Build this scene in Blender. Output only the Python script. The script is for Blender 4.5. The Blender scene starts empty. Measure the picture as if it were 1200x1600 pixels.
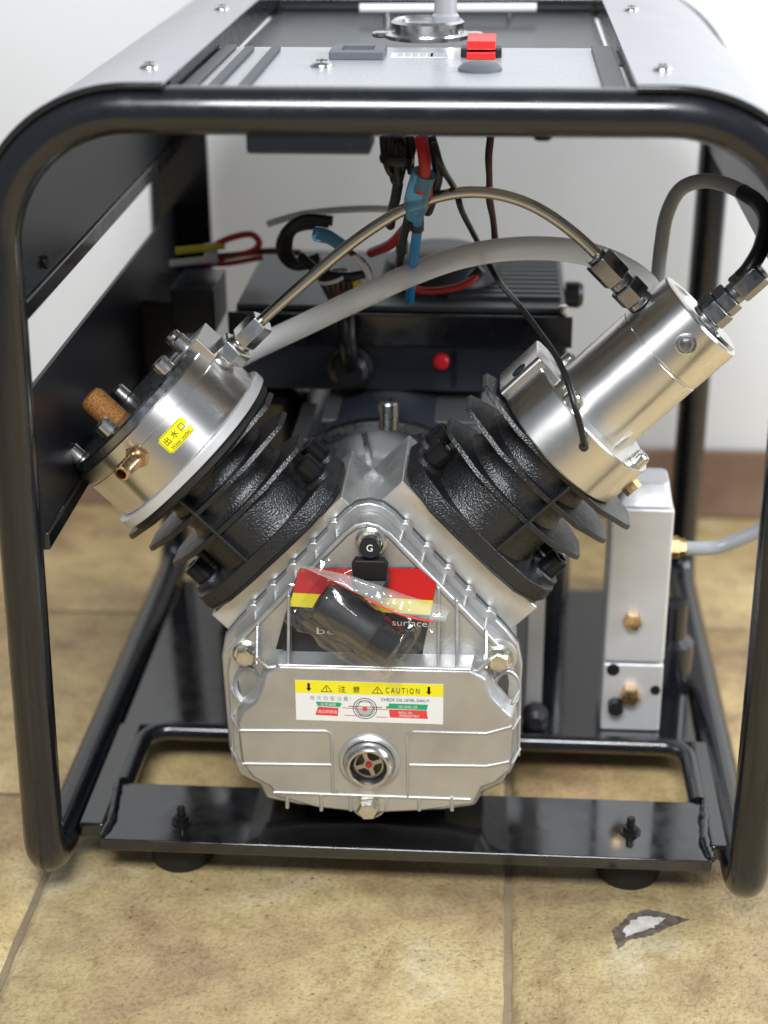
import bpy, bmesh, math, random
from mathutils import Matrix, Vector, noise
rad = math.radians
scene = bpy.context.scene
COL = scene.collection
random.seed(7)

# ------------------------------------------------------------------ camera
FPX = 2550.0                                   # focal length in pixels of a 1200 x 1600 picture
TH, PS, RO = rad(24.2), rad(4.2), rad(-0.4)    # pitch down, yaw, roll
CAM = Vector((0.0638, -1.047, 0.8258))
cF = Vector((-math.sin(PS)*math.cos(TH), math.cos(PS)*math.cos(TH), -math.sin(TH)))
cR = Vector((math.cos(PS), math.sin(PS), 0)); cU = cR.cross(cF)
cR, cU = cR*math.cos(RO)+cU*math.sin(RO), cU*math.cos(RO)-cR*math.sin(RO)
cd = bpy.data.cameras.new('camera'); cam = bpy.data.objects.new('camera', cd); COL.objects.link(cam)
cam.matrix_world = Matrix(((cR.x, cU.x, -cF.x, CAM.x), (cR.y, cU.y, -cF.y, CAM.y), (cR.z, cU.z, -cF.z, CAM.z), (0, 0, 0, 1)))
cd.sensor_fit = 'VERTICAL'; cd.sensor_height = 36; cd.lens = FPX/1600*36
cd.clip_start = 0.02; cd.clip_end = 50
cd.dof.use_dof = True; cd.dof.focus_distance = 1.225; cd.dof.aperture_fstop = 3.2
scene.camera = cam

# ------------------------------------------------------------------ world, lamps, exposure
w = bpy.data.worlds.new('World'); scene.world = w; w.use_nodes = True
w.node_tree.nodes['Background'].inputs[0].default_value = (0.78, 0.84, 0.95, 1)
w.node_tree.nodes['Background'].inputs[1].default_value = 0.27
def area(name, loc, target, sx, sy, power, color=(1, 1, 1)):
    l = bpy.data.lights.new(name, 'AREA'); l.shape = 'RECTANGLE'; l.size = sx; l.size_y = sy; l.energy = power; l.color = color
    o = bpy.data.objects.new(name, l); COL.objects.link(o); o.location = loc
    o.rotation_euler = (Vector(target)-Vector(loc)).to_track_quat('-Z', 'Y').to_euler()
    return o
area('ceiling_lamp', (-0.05, -1.45, 1.95), (0, 0.15, 0.2), 0.9, 0.5, 62, (0.96, 0.98, 1.0))
area('window_light', (1.7, 0.05, 1.25), (0.3, 0.75, 0.35), 0.7, 1.1, 42, (0.90, 0.95, 1.0))
vs = scene.view_settings
vs.view_transform = 'Standard'; vs.look = 'None'; vs.exposure = 0.0; vs.gamma = 1.0; vs.use_curve_mapping = False

# ------------------------------------------------------------------ helpers
def P(px, py, Y=None, Z=None, X=None):
    """point in the room seen at a photograph pixel, at depth Y (or height Z, or side X)"""
    g = cF + cR*((px-600)/FPX) - cU*((py-800)/FPX)
    t = (Y-CAM.y)/g.y if Y is not None else ((Z-CAM.z)/g.z if Z is not None else (X-CAM.x)/g.x)
    return CAM + g*t
I4 = Matrix.Identity(4)
def T(x, y=0, z=0):
    return Matrix.Translation(x if isinstance(x, Vector) else Vector((x, y, z)))
def frame(o, x, y, z):
    x, y, z, o = Vector(x), Vector(y), Vector(z), Vector(o)
    return Matrix(((x.x, y.x, z.x, o.x), (x.y, y.y, z.y, o.y), (x.z, y.z, z.z, o.z), (0, 0, 0, 1)))
def along(o, d, roll=0):
    """frame at o whose z axis points along d"""
    d = Vector(d).normalized()
    q = d.to_track_quat('Z', 'Y').to_matrix().to_4x4()
    return T(Vector(o)) @ q @ Matrix.Rotation(roll, 4, 'Z')
XZ = Matrix(((1, 0, 0, 0), (0, 0, 1, 0), (0, 1, 0, 0), (0, 0, 0, 1)))     # (x, z) drawings extruded along depth y

class MB:
    def __init__(s): s.v = []; s.f = []; s.m = []
    def add(s, vf, mi=0, M=None):
        v, f = vf; n = len(s.v)
        s.v += [tuple(M @ Vector(p)) if M is not None else tuple(p) for p in v]
        s.f += [tuple(i+n for i in q) for q in f]; s.m += [mi]*len(f)
        return s
def box(sx, sy, sz, c=(0, 0, 0)):
    x, y, z = sx/2, sy/2, sz/2
    v = [(c[0]+a*x, c[1]+b*y, c[2]+d*z) for a in (-1, 1) for b in (-1, 1) for d in (-1, 1)]
    return v, [(0, 1, 3, 2), (4, 6, 7, 5), (0, 4, 5, 1), (2, 3, 7, 6), (0, 2, 6, 4), (1, 5, 7, 3)]
def span(x0, x1, y0, y1, z0, z1):
    return box(x1-x0, y1-y0, z1-z0, ((x0+x1)/2, (y0+y1)/2, (z0+z1)/2))
def lathe(prof, n=32, cap=True, ph=0.0):
    v, f = [], []
    for r, z in prof:
        for k in range(n):
            a = 2*math.pi*k/n+ph; v.append((r*math.cos(a), r*math.sin(a), z))
    for i in range(len(prof)-1):
        for k in range(n):
            a, b = i*n+k, i*n+(k+1) % n
            f.append((a, b, b+n, a+n))
    if cap:
        f.append(tuple(range(n-1, -1, -1))); f.append(tuple((len(prof)-1)*n+k for k in range(n)))
    return v, f
def cyl(r, z0, z1, n=32, r1=None, ph=0.0):
    return lathe([(r, z0), (r if r1 is None else r1, z1)], n, True, ph)
def ccyl(r, z0, z1, c=0.001, n=32, ph=0.0):       # chamfered both ends
    return lathe([(r-c, z0), (r, z0+c), (r, z1-c), (r-c, z1)], n, True, ph)
def prism(poly, a, b, poly2=None):
    n = len(poly); q = poly2 or poly
    v = [(x, y, a) for x, y in poly]+[(x, y, b) for x, y in q]
    f = [tuple(range(n-1, -1, -1)), tuple(range(n, 2*n))]
    f += [(i, (i+1) % n, n+(i+1) % n, n+i) for i in range(n)]
    return v, f
def shrink(poly, d):
    """offset a polygon inwards by d (simple mitre)"""
    n = len(poly); A = sum(poly[i][0]*poly[(i+1) % n][1]-poly[(i+1) % n][0]*poly[i][1] for i in range(n))
    s = 1 if A > 0 else -1; out = []
    for i in range(n):
        p0, p1, p2 = Vector(poly[i-1]), Vector(poly[i]), Vector(poly[(i+1) % n])
        e1 = (p1-p0).normalized(); e2 = (p2-p1).normalized()
        n1 = Vector((-e1.y, e1.x))*s; n2 = Vector((-e2.y, e2.x))*s
        b = n1+n2
        k = d/max(0.35, (1+n1.dot(n2))) 
        out.append((p1.x+b.x*k, p1.y+b.y*k))
    return out
def supere(a, b, e, n=48, cx=0, cy=0):
    o = []
    for k in range(n):
        t = 2*math.pi*k/n; c, s = math.cos(t), math.sin(t)
        o.append((cx+a*math.copysign(abs(c)**(2/e), c), cy+b*math.copysign(abs(s)**(2/e), s)))
    return o
def rrect(w_, h_, r, n=5, cx=0, cy=0):
    o = []
    for sx, sy, a0 in ((1, 1, 0), (-1, 1, 90), (-1, -1, 180), (1, -1, 270)):
        for k in range(n+1):
            a = rad(a0+90*k/n); o.append((cx+sx*(w_/2-r)+r*math.cos(a), cy+sy*(h_/2-r)+r*math.sin(a)))
    return o
def catmull(pts, k=10):
    pts = [Vector(p) for p in pts]; q = [2*pts[0]-pts[1]]+pts+[2*pts[-1]-pts[-2]]; out = []
    for i in range(1, len(q)-2):
        p0, p1, p2, p3 = q[i-1:i+3]
        for j in range(k):
            t = j/k
            out.append(0.5*((2*p1)+(p2-p0)*t+(2*p0-5*p1+4*p2-p3)*t*t+(3*p1-p0-3*p2+p3)*t**3))
    return out+[pts[-1]]
def tube(path, r, n=16, cap=True):
    path = [Vector(p) for p in path]; v, f = [], []; N = len(path)
    tan = [(path[min(i+1, N-1)]-path[max(i-1, 0)]).normalized() for i in range(N)]
    u = tan[0].orthogonal().normalized()
    for i in range(N):
        u = (u-tan[i]*u.dot(tan[i])).normalized(); b = tan[i].cross(u)
        rr = r[i] if isinstance(r, (list, tuple)) else r
        for k in range(n):
            a = 2*math.pi*k/n; v.append(path[i]+(u*math.cos(a)+b*math.sin(a))*rr)
    for i in range(N-1):
        for k in range(n):
            a, c = i*n+k, i*n+(k+1) % n; f.append((a, c, c+n, a+n))
    if cap: f.append(tuple(range(n-1, -1, -1))); f.append(tuple((N-1)*n+k for k in range(n)))
    return v, f
def fillet(pts, r, k=10):
    """polyline with rounded corners, r per corner"""
    pts = [Vector(p) for p in pts]; out = [pts[0]]
    for i in range(1, len(pts)-1):
        a, b, c = pts[i-1], pts[i], pts[i+1]; rr = r[i-1] if isinstance(r, (list, tuple)) else r
        d1 = (a-b).normalized(); d2 = (c-b).normalized(); ang = d1.angle(d2); t = rr/math.tan(ang/2)
        cen = b+(d1+d2).normalized()*(rr/math.sin(ang/2)); s = b+d1*t-cen; e = b+d2*t-cen; tot = s.angle(e)
        for j in range(k+1):
            q = j/k; out.append(cen+(s*math.sin((1-q)*tot)+e*math.sin(q*tot))/math.sin(tot))
    return out+[pts[-1]]
def text(body, size, align='CENTER'):
    cu = bpy.data.curves.new('lettering', 'FONT'); cu.body = body; cu.size = size; cu.align_x = align; cu.align_y = 'CENTER'; cu.resolution_u = 3
    o = bpy.data.objects.new('lettering', cu); COL.objects.link(o)
    dg = bpy.context.evaluated_depsgraph_get(); me = bpy.data.meshes.new_from_object(o.evaluated_get(dg))
    v = [tuple(p.co) for p in me.vertices]; f = [tuple(p.vertices) for p in me.polygons]
    bpy.data.objects.remove(o); bpy.data.curves.remove(cu); bpy.data.meshes.remove(me)
    return v, f

WM = {}
def place(o, parent, M):
    if parent is not None:
        o.parent = parent; o.matrix_parent_inverse = WM[parent.name].inverted()
    o.matrix_basis = M; WM[o.name] = M
    COL.objects.link(o)
    return o
def mesh_of(mb, name, mats, angle=32, normals=True):
    me = bpy.data.meshes.new(name); me.from_pydata(mb.v, [], mb.f)
    for m in (mats if isinstance(mats, (list, tuple)) else [mats]): me.materials.append(m)
    me.polygons.foreach_set('material_index', mb.m)
    if normals:
        bm = bmesh.new(); bm.from_mesh(me); bmesh.ops.recalc_face_normals(bm, faces=bm.faces); bm.to_mesh(me); bm.free()
    if angle: me.shade_smooth(); me.set_sharp_from_angle(angle=rad(angle))
    return me
def bev(o, wd, seg=2):
    if wd:
        b = o.modifiers.new('bevel', 'BEVEL'); b.width = wd; b.segments = seg; b.limit_method = 'ANGLE'; b.angle_limit = rad(35); b.harden_normals = True
    return o
def build(mb, name, mats, parent=None, bevel=0, angle=32, label=None, normals=True):
    """world-space shapes -> ONE mesh object with its origin in its middle"""
    lo = Vector([min(p[i] for p in mb.v) for i in range(3)]); hi = Vector([max(p[i] for p in mb.v) for i in range(3)]); c = (lo+hi)/2
    mb.v = [tuple(Vector(p)-c) for p in mb.v]
    o = bpy.data.objects.new(name, mesh_of(mb, name, mats, angle, normals))
    place(o, parent, T(c)); bev(o, bevel)
    if label: o['label'] = label
    return o
def framed(vf, name, m, parent, M, bevel=0, angle=32, label=None):
    o = bpy.data.objects.new(name, mesh_of(MB().add(vf), name, m, angle)); place(o, parent, M); bev(o, bevel)
    if label: o['label'] = label
    return o
def inst(me, name, M, parent, bevel=0):
    o = bpy.data.objects.new(name, me); place(o, parent, M); bev(o, bevel); return o
def one(vf, name, mat, parent, M=None, bevel=0, angle=32, label=None):
    return build(MB().add(vf, 0, M), name, mat, parent, bevel, angle, label)

# ------------------------------------------------------------------ materials
def mat(name, base, rough=0.5, metal=0.0, aniso=0.0, bump=None, var=None, rvar=None, coat=0.0, trans=0.0, ior=1.45, spec=0.5, alpha=1.0, brush=None, emit=None, sss=0):
    m = bpy.data.materials.new(name); m.use_nodes = True; nt = m.node_tree; N = nt.nodes; L = nt.links; b = N['Principled BSDF']
    b.inputs['Base Color'].default_value = (*base, 1); b.inputs['Roughness'].default_value = rough; b.inputs['Metallic'].default_value = metal
    b.inputs['Coat Weight'].default_value = coat; b.inputs['Coat Roughness'].default_value = 0.08
    b.inputs['Transmission Weight'].default_value = trans; b.inputs['IOR'].default_value = ior; b.inputs['Specular IOR Level'].default_value = spec; b.inputs['Alpha'].default_value = alpha
    if aniso:
        b.inputs['Anisotropic'].default_value = aniso; b.inputs['Anisotropic Rotation'].default_value = 0.25
        tg = N.new('ShaderNodeTangent'); tg.direction_type = 'RADIAL'; tg.axis = 'Z'; L.new(tg.outputs[0], b.inputs['Tangent'])
    tc = N.new('ShaderNodeTexCoord'); src = tc.outputs['Object']
    def noi(scale, detail=4, vec=None):
        n = N.new('ShaderNodeTexNoise'); n.inputs['Scale'].default_value = scale; n.inputs['Detail'].default_value = detail
        L.new(vec or src, n.inputs['Vector']); return n.outputs['Fac']
    if var:            # (scale, second colour, lo, hi)
        r = N.new('ShaderNodeMapRange'); r.inputs[1].default_value = var[2]; r.inputs[2].default_value = var[3]; L.new(noi(var[0], 6), r.inputs[0])
        mx = N.new('ShaderNodeMix'); mx.data_type = 'RGBA'; L.new(r.outputs[0], mx.inputs[0]); mx.inputs[6].default_value = (*base, 1); mx.inputs[7].default_value = (*var[1], 1)
        L.new(mx.outputs[2], b.inputs['Base Color'])
    if rvar:           # (scale, rough lo, rough hi)
        r = N.new('ShaderNodeMapRange'); r.inputs[1].default_value = 0.3; r.inputs[2].default_value = 0.7; r.inputs[3].default_value = rvar[1]; r.inputs[4].default_value = rvar[2]
        L.new(noi(rvar[0], 5), r.inputs[0]); L.new(r.outputs[0], b.inputs['Roughness'])
    hgt = []
    if bump: hgt.append((noi(bump[0], bump[3] if len(bump) > 3 else 3), bump[1], bump[2]))
    if brush:          # turning marks: noise squeezed along an axis
        mp = N.new('ShaderNodeMapping'); mp.inputs['Rotation'].default_value = brush[0]; mp.inputs['Scale'].default_value = brush[1]; L.new(src, mp.inputs[0])
        hgt.append((noi(1.0, 3, mp.outputs[0]), brush[2], brush[3]))
    nrm = None
    for fac, st, ds in hgt:
        bp = N.new('ShaderNodeBump'); bp.inputs['Strength'].default_value = st; bp.inputs['Distance'].default_value = ds; L.new(fac, bp.inputs['Height'])
        if nrm: L.new(nrm, bp.inputs['Normal'])
        nrm = bp.outputs[0]
    if nrm: L.new(nrm, b.inputs['Normal'])
    if sss: b.inputs['Subsurface Weight'].default_value = sss; b.inputs['Subsurface Radius'].default_value = (1, 1, 1); b.inputs['Subsurface Scale'].default_value = 0.012
    if emit: b.inputs['Emission Color'].default_value = (*emit[0], 1); b.inputs['Emission Strength'].default_value = emit[1]
    return m
M_ = {}
M_['black_paint'] = mat('black_paint', (0.0065, 0.0075, 0.0105), 0.22, bump=(220, 0.06, 0.0004), rvar=(45, 0.15, 0.32), spec=0.55, coat=0.5, var=(420, (0.02, 0.021, 0.024), 0.62, 0.74))
M_['black_gloss'] = mat('black_gloss', (0.006, 0.006, 0.007), 0.07, bump=(55, 0.05, 0.001), rvar=(60, 0.04, 0.20), coat=0.7, ior=1.6, var=(380, (0.02, 0.02, 0.02), 0.60, 0.72))
M_['black_satin'] = mat('black_satin', (0.007, 0.0085, 0.014), 0.42)
M_['dark_panel'] = mat('dark_panel', (0.020, 0.024, 0.032), 0.26, bump=(300, 0.05, 0.0003))
M_['cast_black'] = mat('cast_black', (0.009, 0.0095, 0.011), 0.36, bump=(640, 0.75, 0.0009, 2), spec=0.85, rvar=(120, 0.26, 0.40))
M_['oxide'] = mat('black_oxide', (0.014, 0.014, 0.015), 0.3, 0.4)
M_['silver'] = mat('cast_aluminium', (0.57, 0.572, 0.57), 0.40, 0.80, bump=(620, 0.40, 0.0005, 3), rvar=(70, 0.33, 0.50), var=(26, (0.47, 0.468, 0.46), 0.40, 0.72))
M_['rawalu'] = mat('milled_aluminium', (0.66, 0.665, 0.665), 0.36, 0.75, bump=(300, 0.10, 0.0004), rvar=(35, 0.22, 0.42), var=(30, (0.5, 0.5, 0.47), 0.45, 0.75))
M_['blockalu'] = mat('block_aluminium', (0.66, 0.665, 0.68), 0.42, 0.45, rvar=(80, 0.36, 0.5), var=(40, (0.62, 0.62, 0.62), 0.4, 0.7))
M_['turned'] = mat('turned_steel', (0.74, 0.735, 0.715), 0.28, 1.0, aniso=0.80, rvar=(22, 0.25, 0.33), brush=((0, 0, 0), (40, 40, 2400), 0.08, 0.0002))
M_['steel'] = mat('steel', (0.64, 0.64, 0.63), 0.22, 1.0, rvar=(150, 0.16, 0.3))
M_['tubing'] = mat('stainless_tubing', (0.52, 0.49, 0.43), 0.24, 1.0)
M_['dull_bell'] = mat('dull_bell', (0.10, 0.105, 0.11), 0.4, 0.7)
M_['nickel'] = mat('dull_nickel', (0.26, 0.27, 0.28), 0.30, 1.0, rvar=(200, 0.22, 0.4))
M_['zinc'] = mat('zinc_plated', (0.70, 0.70, 0.67), 0.26, 1.0, rvar=(250, 0.18, 0.36), var=(180, (0.62, 0.61, 0.52), 0.4, 0.65))
M_['brass'] = mat('brass', (0.74, 0.50, 0.22), 0.24, 1.0, rvar=(200, 0.18, 0.34))
M_['pink_brass'] = mat('rosy_brass', (0.70, 0.50, 0.30), 0.26, 1.0, rvar=(200, 0.18, 0.36))
M_['bronze'] = mat('sintered_bronze', (0.42, 0.19, 0.06), 0.6, 0.55, bump=(1500, 1.0, 0.0008, 1), var=(900, (0.20, 0.08, 0.025), 0.45, 0.6))
M_['rubber'] = mat('black_rubber', (0.012, 0.012, 0.012), 0.65)
M_['strip'] = mat('grey_strip', (0.045, 0.048, 0.055), 0.4)  # dark tone for tube reflections and gap shade on the control panel
M_['plastic'] = mat('black_plastic', (0.012, 0.012, 0.014), 0.38, bump=(1200, 0.08, 0.0002))
M_['matt_plastic'] = mat('matt_plastic', (0.010, 0.010, 0.011), 0.55, bump=(900, 0.15, 0.0003))
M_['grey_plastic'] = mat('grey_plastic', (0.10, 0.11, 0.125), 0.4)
M_['lid'] = mat('anodised_lid', (0.085, 0.09, 0.095), 0.42, 0.3)
M_['cover'] = mat('pale_painted_cover', (0.41, 0.41, 0.43), 0.36, 0.25, bump=(500, 0.05, 0.0002), rvar=(20, 0.3, 0.38))
M_['panel'] = mat('pale_panel', (0.44, 0.45, 0.48), 0.28, 0.2, rvar=(20, 0.24, 0.32))
M_['hose'] = mat('milky_hose', (0.93, 0.935, 0.92), 0.42, trans=0.50, ior=1.12, spec=0.6, sss=0.6)
M_['greyhose'] = mat('grey_hose', (0.30, 0.31, 0.32), 0.28)
M_['wire_black'] = mat('wire_black', (0.010, 0.010, 0.012), 0.34)
M_['wire_red'] = mat('wire_red', (0.45, 0.018, 0.02), 0.38)
M_['wire_blue'] = mat('wire_blue', (0.02, 0.24, 0.60), 0.38)
M_['wire_brown'] = mat('wire_brown', (0.10, 0.025, 0.018), 0.4)
M_['wire_yellow'] = mat('wire_yellow', (0.65, 0.55, 0.05), 0.4)
M_['wire_white'] = mat('wire_white', (0.7, 0.7, 0.68), 0.4)
M_['blue_sleeve'] = mat('blue_sleeve', (0.20, 0.55, 0.85), 0.18, trans=0.6, ior=1.2)
M_['yellow'] = mat('label_yellow', (0.86, 0.76, 0.02), 0.30)
M_['white'] = mat('label_white', (0.80, 0.80, 0.78), 0.32)
M_['black'] = mat('label_black', (0.008, 0.008, 0.010), 0.28)
M_['red'] = mat('label_red', (0.58, 0.012, 0.016), 0.28)
M_['soft_red'] = mat('label_soft_red', (0.75, 0.06, 0.06), 0.32)
M_['green'] = mat('label_green', (0.015, 0.36, 0.16), 0.32)
M_['grey_print'] = mat('label_grey', (0.45, 0.46, 0.46), 0.32)
M_['red_button'] = mat('red_button', (0.62, 0.012, 0.02), 0.3)
M_['red_switch'] = mat('red_switch', (0.75, 0.02, 0.015), 0.25, trans=0.1)
M_['lens'] = mat('sight_glass_lens', (0.9, 0.9, 0.88), 0.03, trans=1.0, ior=1.3)
M_['dark'] = mat('dark_recess', (0.006, 0.006, 0.007), 0.5)

# wall, floor
def wall_mat():
    m = mat('white_wall', (0.74, 0.745, 0.75), 0.6, bump=(110, 0.2, 0.0015, 6), var=(3, (0.70, 0.705, 0.70), 0.4, 0.65)); return m
def tile_mat():
    m = bpy.data.materials.new('stone_tile'); m.use_nodes = True; nt = m.node_tree; N = nt.nodes; L = nt.links; b = N['Principled BSDF']
    g = N.new('ShaderNodeNewGeometry'); oi = N.new('ShaderNodeObjectInfo')
    def noi(s, d, dist=0.0, rough=0.6):
        n = N.new('ShaderNodeTexNoise'); n.inputs['Scale'].default_value = s; n.inputs['Detail'].default_value = d; n.inputs['Distortion'].default_value = dist; n.inputs['Roughness'].default_value = rough
        L.new(g.outputs['Position'], n.inputs['Vector']); return n.outputs['Fac']
    def ramp(fac, stops):
        r = N.new('ShaderNodeValToRGB'); e = r.color_ramp.elements
        while len(e) < len(stops): e.new(0.5)
        for k, (p, c) in enumerate(stops): e[k].position = p; e[k].color = (*c, 1)
        L.new(fac, r.inputs[0]); return r.outputs[0]
    def mix(f, a, c, mode='MIX'):
        x = N.new('ShaderNodeMix'); x.data_type = 'RGBA'; x.blend_type = mode
        if isinstance(f, float): x.inputs[0].default_value = f
        else: L.new(f, x.inputs[0])
        for s, i in ((a, 6), (c, 7)):
            if isinstance(s, tuple): x.inputs[i].default_value = (*s, 1)
            else: L.new(s, x.inputs[i])
        return x.outputs[2]
    big = ramp(noi(8, 3, 0.2), [(0.30, (0.355, 0.25, 0.152)), (0.43, (0.485, 0.37, 0.20)), (0.57, (0.585, 0.465, 0.24)), (0.70, (0.66, 0.565, 0.36))])
    mid = ramp(noi(38, 5, 0.0, 0.65), [(0.30, (0.66, 0.60, 0.54)), (0.5, (0.95, 0.94, 0.92)), (0.72, (1.1, 1.1, 1.08))])
    c = mix(0.85, big, mid, 'MULTIPLY')
    grain = ramp(noi(260, 4, 0.0, 0.7), [(0.30, (0.62, 0.56, 0.48)), (0.50, (1.0, 1.0, 1.0)), (0.70, (1.12, 1.12, 1.10))])
    c = mix(0.9, c, grain, 'MULTIPLY')
    mask = ramp(noi(11, 4, 0.0), [(0.42, (0, 0, 0)), (0.58, (1, 1, 1))])
    pits = ramp(noi(200, 2, 0.0, 0.5), [(0.27, (0.30, 0.23, 0.17)), (0.36, (1, 1, 1))])
    c = mix(mask, c, mix(0.9, c, pits, 'MULTIPLY'))
    cr = ramp(noi(9, 7, 0.6, 0.6), [(0.492, (1, 1, 1)), (0.5, (0.35, 0.29, 0.24)), (0.508, (1, 1, 1))])
    mask2 = ramp(noi(5.3, 3, 0.0), [(0.50, (0, 0, 0)), (0.60, (1, 1, 1))])
    c = mix(mask2, c, mix(0.35, c, cr, 'MULTIPLY'))
    tint = ramp(oi.outputs['Random'], [(0.0, (0.72, 0.72, 0.74)), (0.35, (0.95, 0.90, 0.84)), (0.7, (1.0, 0.98, 0.92)), (1.0, (1.0, 0.88, 0.80))])
    c = mix(0.8, c, tint, 'MULTIPLY')
    L.new(c, b.inputs['Base Color']); b.inputs['Roughness'].default_value = 0.40
    last = None
    for fac, st, ds in ((noi(260, 4, 0.0, 0.7), 0.7, 0.0016), (noi(90, 5, 0.0, 0.65), 0.45, 0.003), (noi(20, 4, 0.0, 0.6), 0.4, 0.006)):
        bp = N.new('ShaderNodeBump'); bp.inputs['Strength'].default_value = st; bp.inputs['Distance'].default_value = ds; L.new(fac, bp.inputs['Height'])
        if last: L.new(last, bp.inputs['Normal'])
        last = bp.outputs[0]
    L.new(last, b.inputs['Normal'])
    return m
M_['wall'] = wall_mat(); M_['tile'] = tile_mat()
M_['grout'] = mat('grout', (0.25, 0.19, 0.115), 0.8, bump=(300, 0.5, 0.002), var=(20, (0.2, 0.155, 0.1), 0.4, 0.6))
M_['baseboard'] = mat('brown_baseboard', (0.20, 0.125, 0.09), 0.42, var=(14, (0.26, 0.17, 0.125), 0.4, 0.65), bump=(200, 0.1, 0.0006))
M_['chip_dark'] = mat('chip_rim', (0.085, 0.07, 0.055), 0.8, bump=(400, 0.8, 0.002), var=(120, (0.16, 0.13, 0.10), 0.4, 0.6))
M_['chip_white'] = mat('chip_core', (0.66, 0.62, 0.58), 0.8, bump=(500, 0.7, 0.001), var=(90, (0.5, 0.45, 0.4), 0.4, 0.62))

# ------------------------------------------------------------------ setting
def struct(o, label=None, cat=None):
    o['kind'] = 'structure'
    if label: o['label'] = label
    if cat: o['category'] = cat
    return o
WALLY = 0.80
fl = struct(one(span(-1.5, 1.5, -1.6, WALLY+0.1, -0.02, -0.0034), 'floor', M_['grout'], None), 'floor of tan stone tiles with worn grout lines', 'floor')
PX, PY, GX, GY = 0.383, 0.351, -0.300, 0.157
rt = random.Random(4)
for i in range(-3, 5):
    for j in range(-4, 3):
        x0, y0 = GX+i*PX, GY+j*PY
        y1 = min(y0+PY-0.0014, WALLY-0.001)
        if y1-y0 < 0.03: continue
        bm = MB(); g = 0.0014; e = 0.0035
        # uneven cushion edge: a top ring drawn in from the arris
        nx = 16; lo, hi = [], []
        def edge(a, b):
            return [(a[0]+(b[0]-a[0])*k/nx, a[1]+(b[1]-a[1])*k/nx) for k in range(nx)]
        c4 = [(x0+g, y0+g), (x0+PX-g, y0+g), (x0+PX-g, y1), (x0+g, y1)]
        ring = sum([edge(c4[k], c4[(k+1) % 4]) for k in range(4)], [])
        cx, cy = x0+PX/2, (y0+y1)/2
        jit = [0.0022*noise.noise(Vector((p[0]*60, p[1]*60, 3.1))) for p in ring]
        def inset(d): return [(p[0]+math.copysign(min(abs(p[0]-cx), d+jt), cx-p[0])*(abs(abs(p[0]-cx)-(PX/2-g)) < 1e-6), p[1]+math.copysign(d+jt, cy-p[1])*(abs(abs(p[1]-cy)-((y1-y0-g)/2+ (g/2)*0)) < 2e-3)) for p, jt in zip(ring, jit)]
        r0, r1, r2 = inset(0.0), inset(0.0026), inset(0.0085)
        n = len(ring)
        v = [(p[0], p[1], -0.006) for p in r0]+[(p[0], p[1], -0.0022) for p in r1]+[(p[0], p[1], 0.0) for p in r2]
        f = [(a+k, a+(k+1) % n, a+n+(k+1) % n, a+n+k) for a in (0, n) for k in range(n)]+[tuple(range(2*n, 3*n))]
        bm.add((v, f)); build(bm, 'floor_tile', M_['tile'], fl, angle=40)
# chipped spot
def blob(px, Z, jit=0.0, sub=9):
    pts = [P(x, y, Z=Z) for x, y in px]; out = []
    for k in range(len(pts)):
        a, b = pts[k], pts[(k+1) % len(pts)]
        for j in range(sub):
            q = a.lerp(b, j/sub); d = noise.noise(Vector((q.x*220, q.y*220, 1)))*jit; d2 = noise.noise(Vector((q.x*800, q.y*800, 5)))*jit*0.6; out.append((q.x+d+d2, q.y-d*0.7+d2))
    return out
chip = [(955, 1456), (985, 1428), (1010, 1421), (1040, 1427), (1077, 1437), (1050, 1447), (1018, 1462), (985, 1468), (966, 1484), (962, 1470)]
core = [(975, 1458), (986, 1440), (1008, 1433), (1040, 1436), (1020, 1450), (995, 1460), (978, 1465)]
pl = blob(chip, 0, 0.0019); one(prism(pl, 0.0001, 0.0006, shrink(pl, 0.0003)), 'chip_rim', M_['chip_dark'], fl)
pl = blob(core, 0, 0.0034); one(prism(pl, 0.0004, 0.0013, shrink(pl, 0.0003)), 'chip_core', M_['chip_white'], fl)
struct(one(span(-1.5, 1.5, WALLY, WALLY+0.06, -0.02, 1.9), 'wall', M_['wall'], None), 'plain white painted wall behind the compressor', 'wall')
struct(one(span(-1.5, 1.5, WALLY-0.012, WALLY-0.0005, 0.0005, 0.088), 'baseboard', M_['baseboard'], None, bevel=0.003), 'brown baseboard along the foot of the wall', 'baseboard')

# ------------------------------------------------------------------ the compressor
root = bpy.data.objects.new('air_compressor', None); root.empty_display_size = 0.1
place(root, None, T(0, 0.28, 0))
root['label'] = 'V-twin high pressure air compressor in a black tubular frame on tan tiles'; root['category'] = 'compressor'

# --- frame
TR = 0.0155; ZB = 0.036; ZT = 0.633; RY = 0.56
def hoop(Y, back, xl, xlb, xr, xrb, name):
    ym = 0.30
    pts = [(xlb, ym, ZB), (xlb, Y, ZB), (xl, Y, ZT), (xr, Y, ZT), (xrb, Y, ZB), (xrb, ym, ZB)]
    return one(tube(fillet(pts, [0.032, 0.094, 0.094, 0.032], 14), TR, 28, cap=False), name, M_['black_paint'], root, angle=60)
hoop(0.0, 1, -0.267, -0.285, 0.2625, 0.266, 'frame_hoop')
hoop(RY, -1, -0.267, -0.285, 0.272, 0.266, 'frame_hoop')
# plate bracket under the top bar
b0, b1 = P(387, 238, Y=0.0), P(580, 238, Y=0.0)
one(span(b0.x, b1.x, -0.006, 0.03, b0.z, ZT-TR+0.003), 'bracket', M_['black_paint'], root, bevel=0.002)
one(ccyl(0.006, -0.004, 0.003, 0.001, 20), 'screw', M_['oxide'], root, along(P(848, 218, Y=0.0)+Vector((0, 0.004, 0.002)), (0, 0, -1)))

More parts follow.
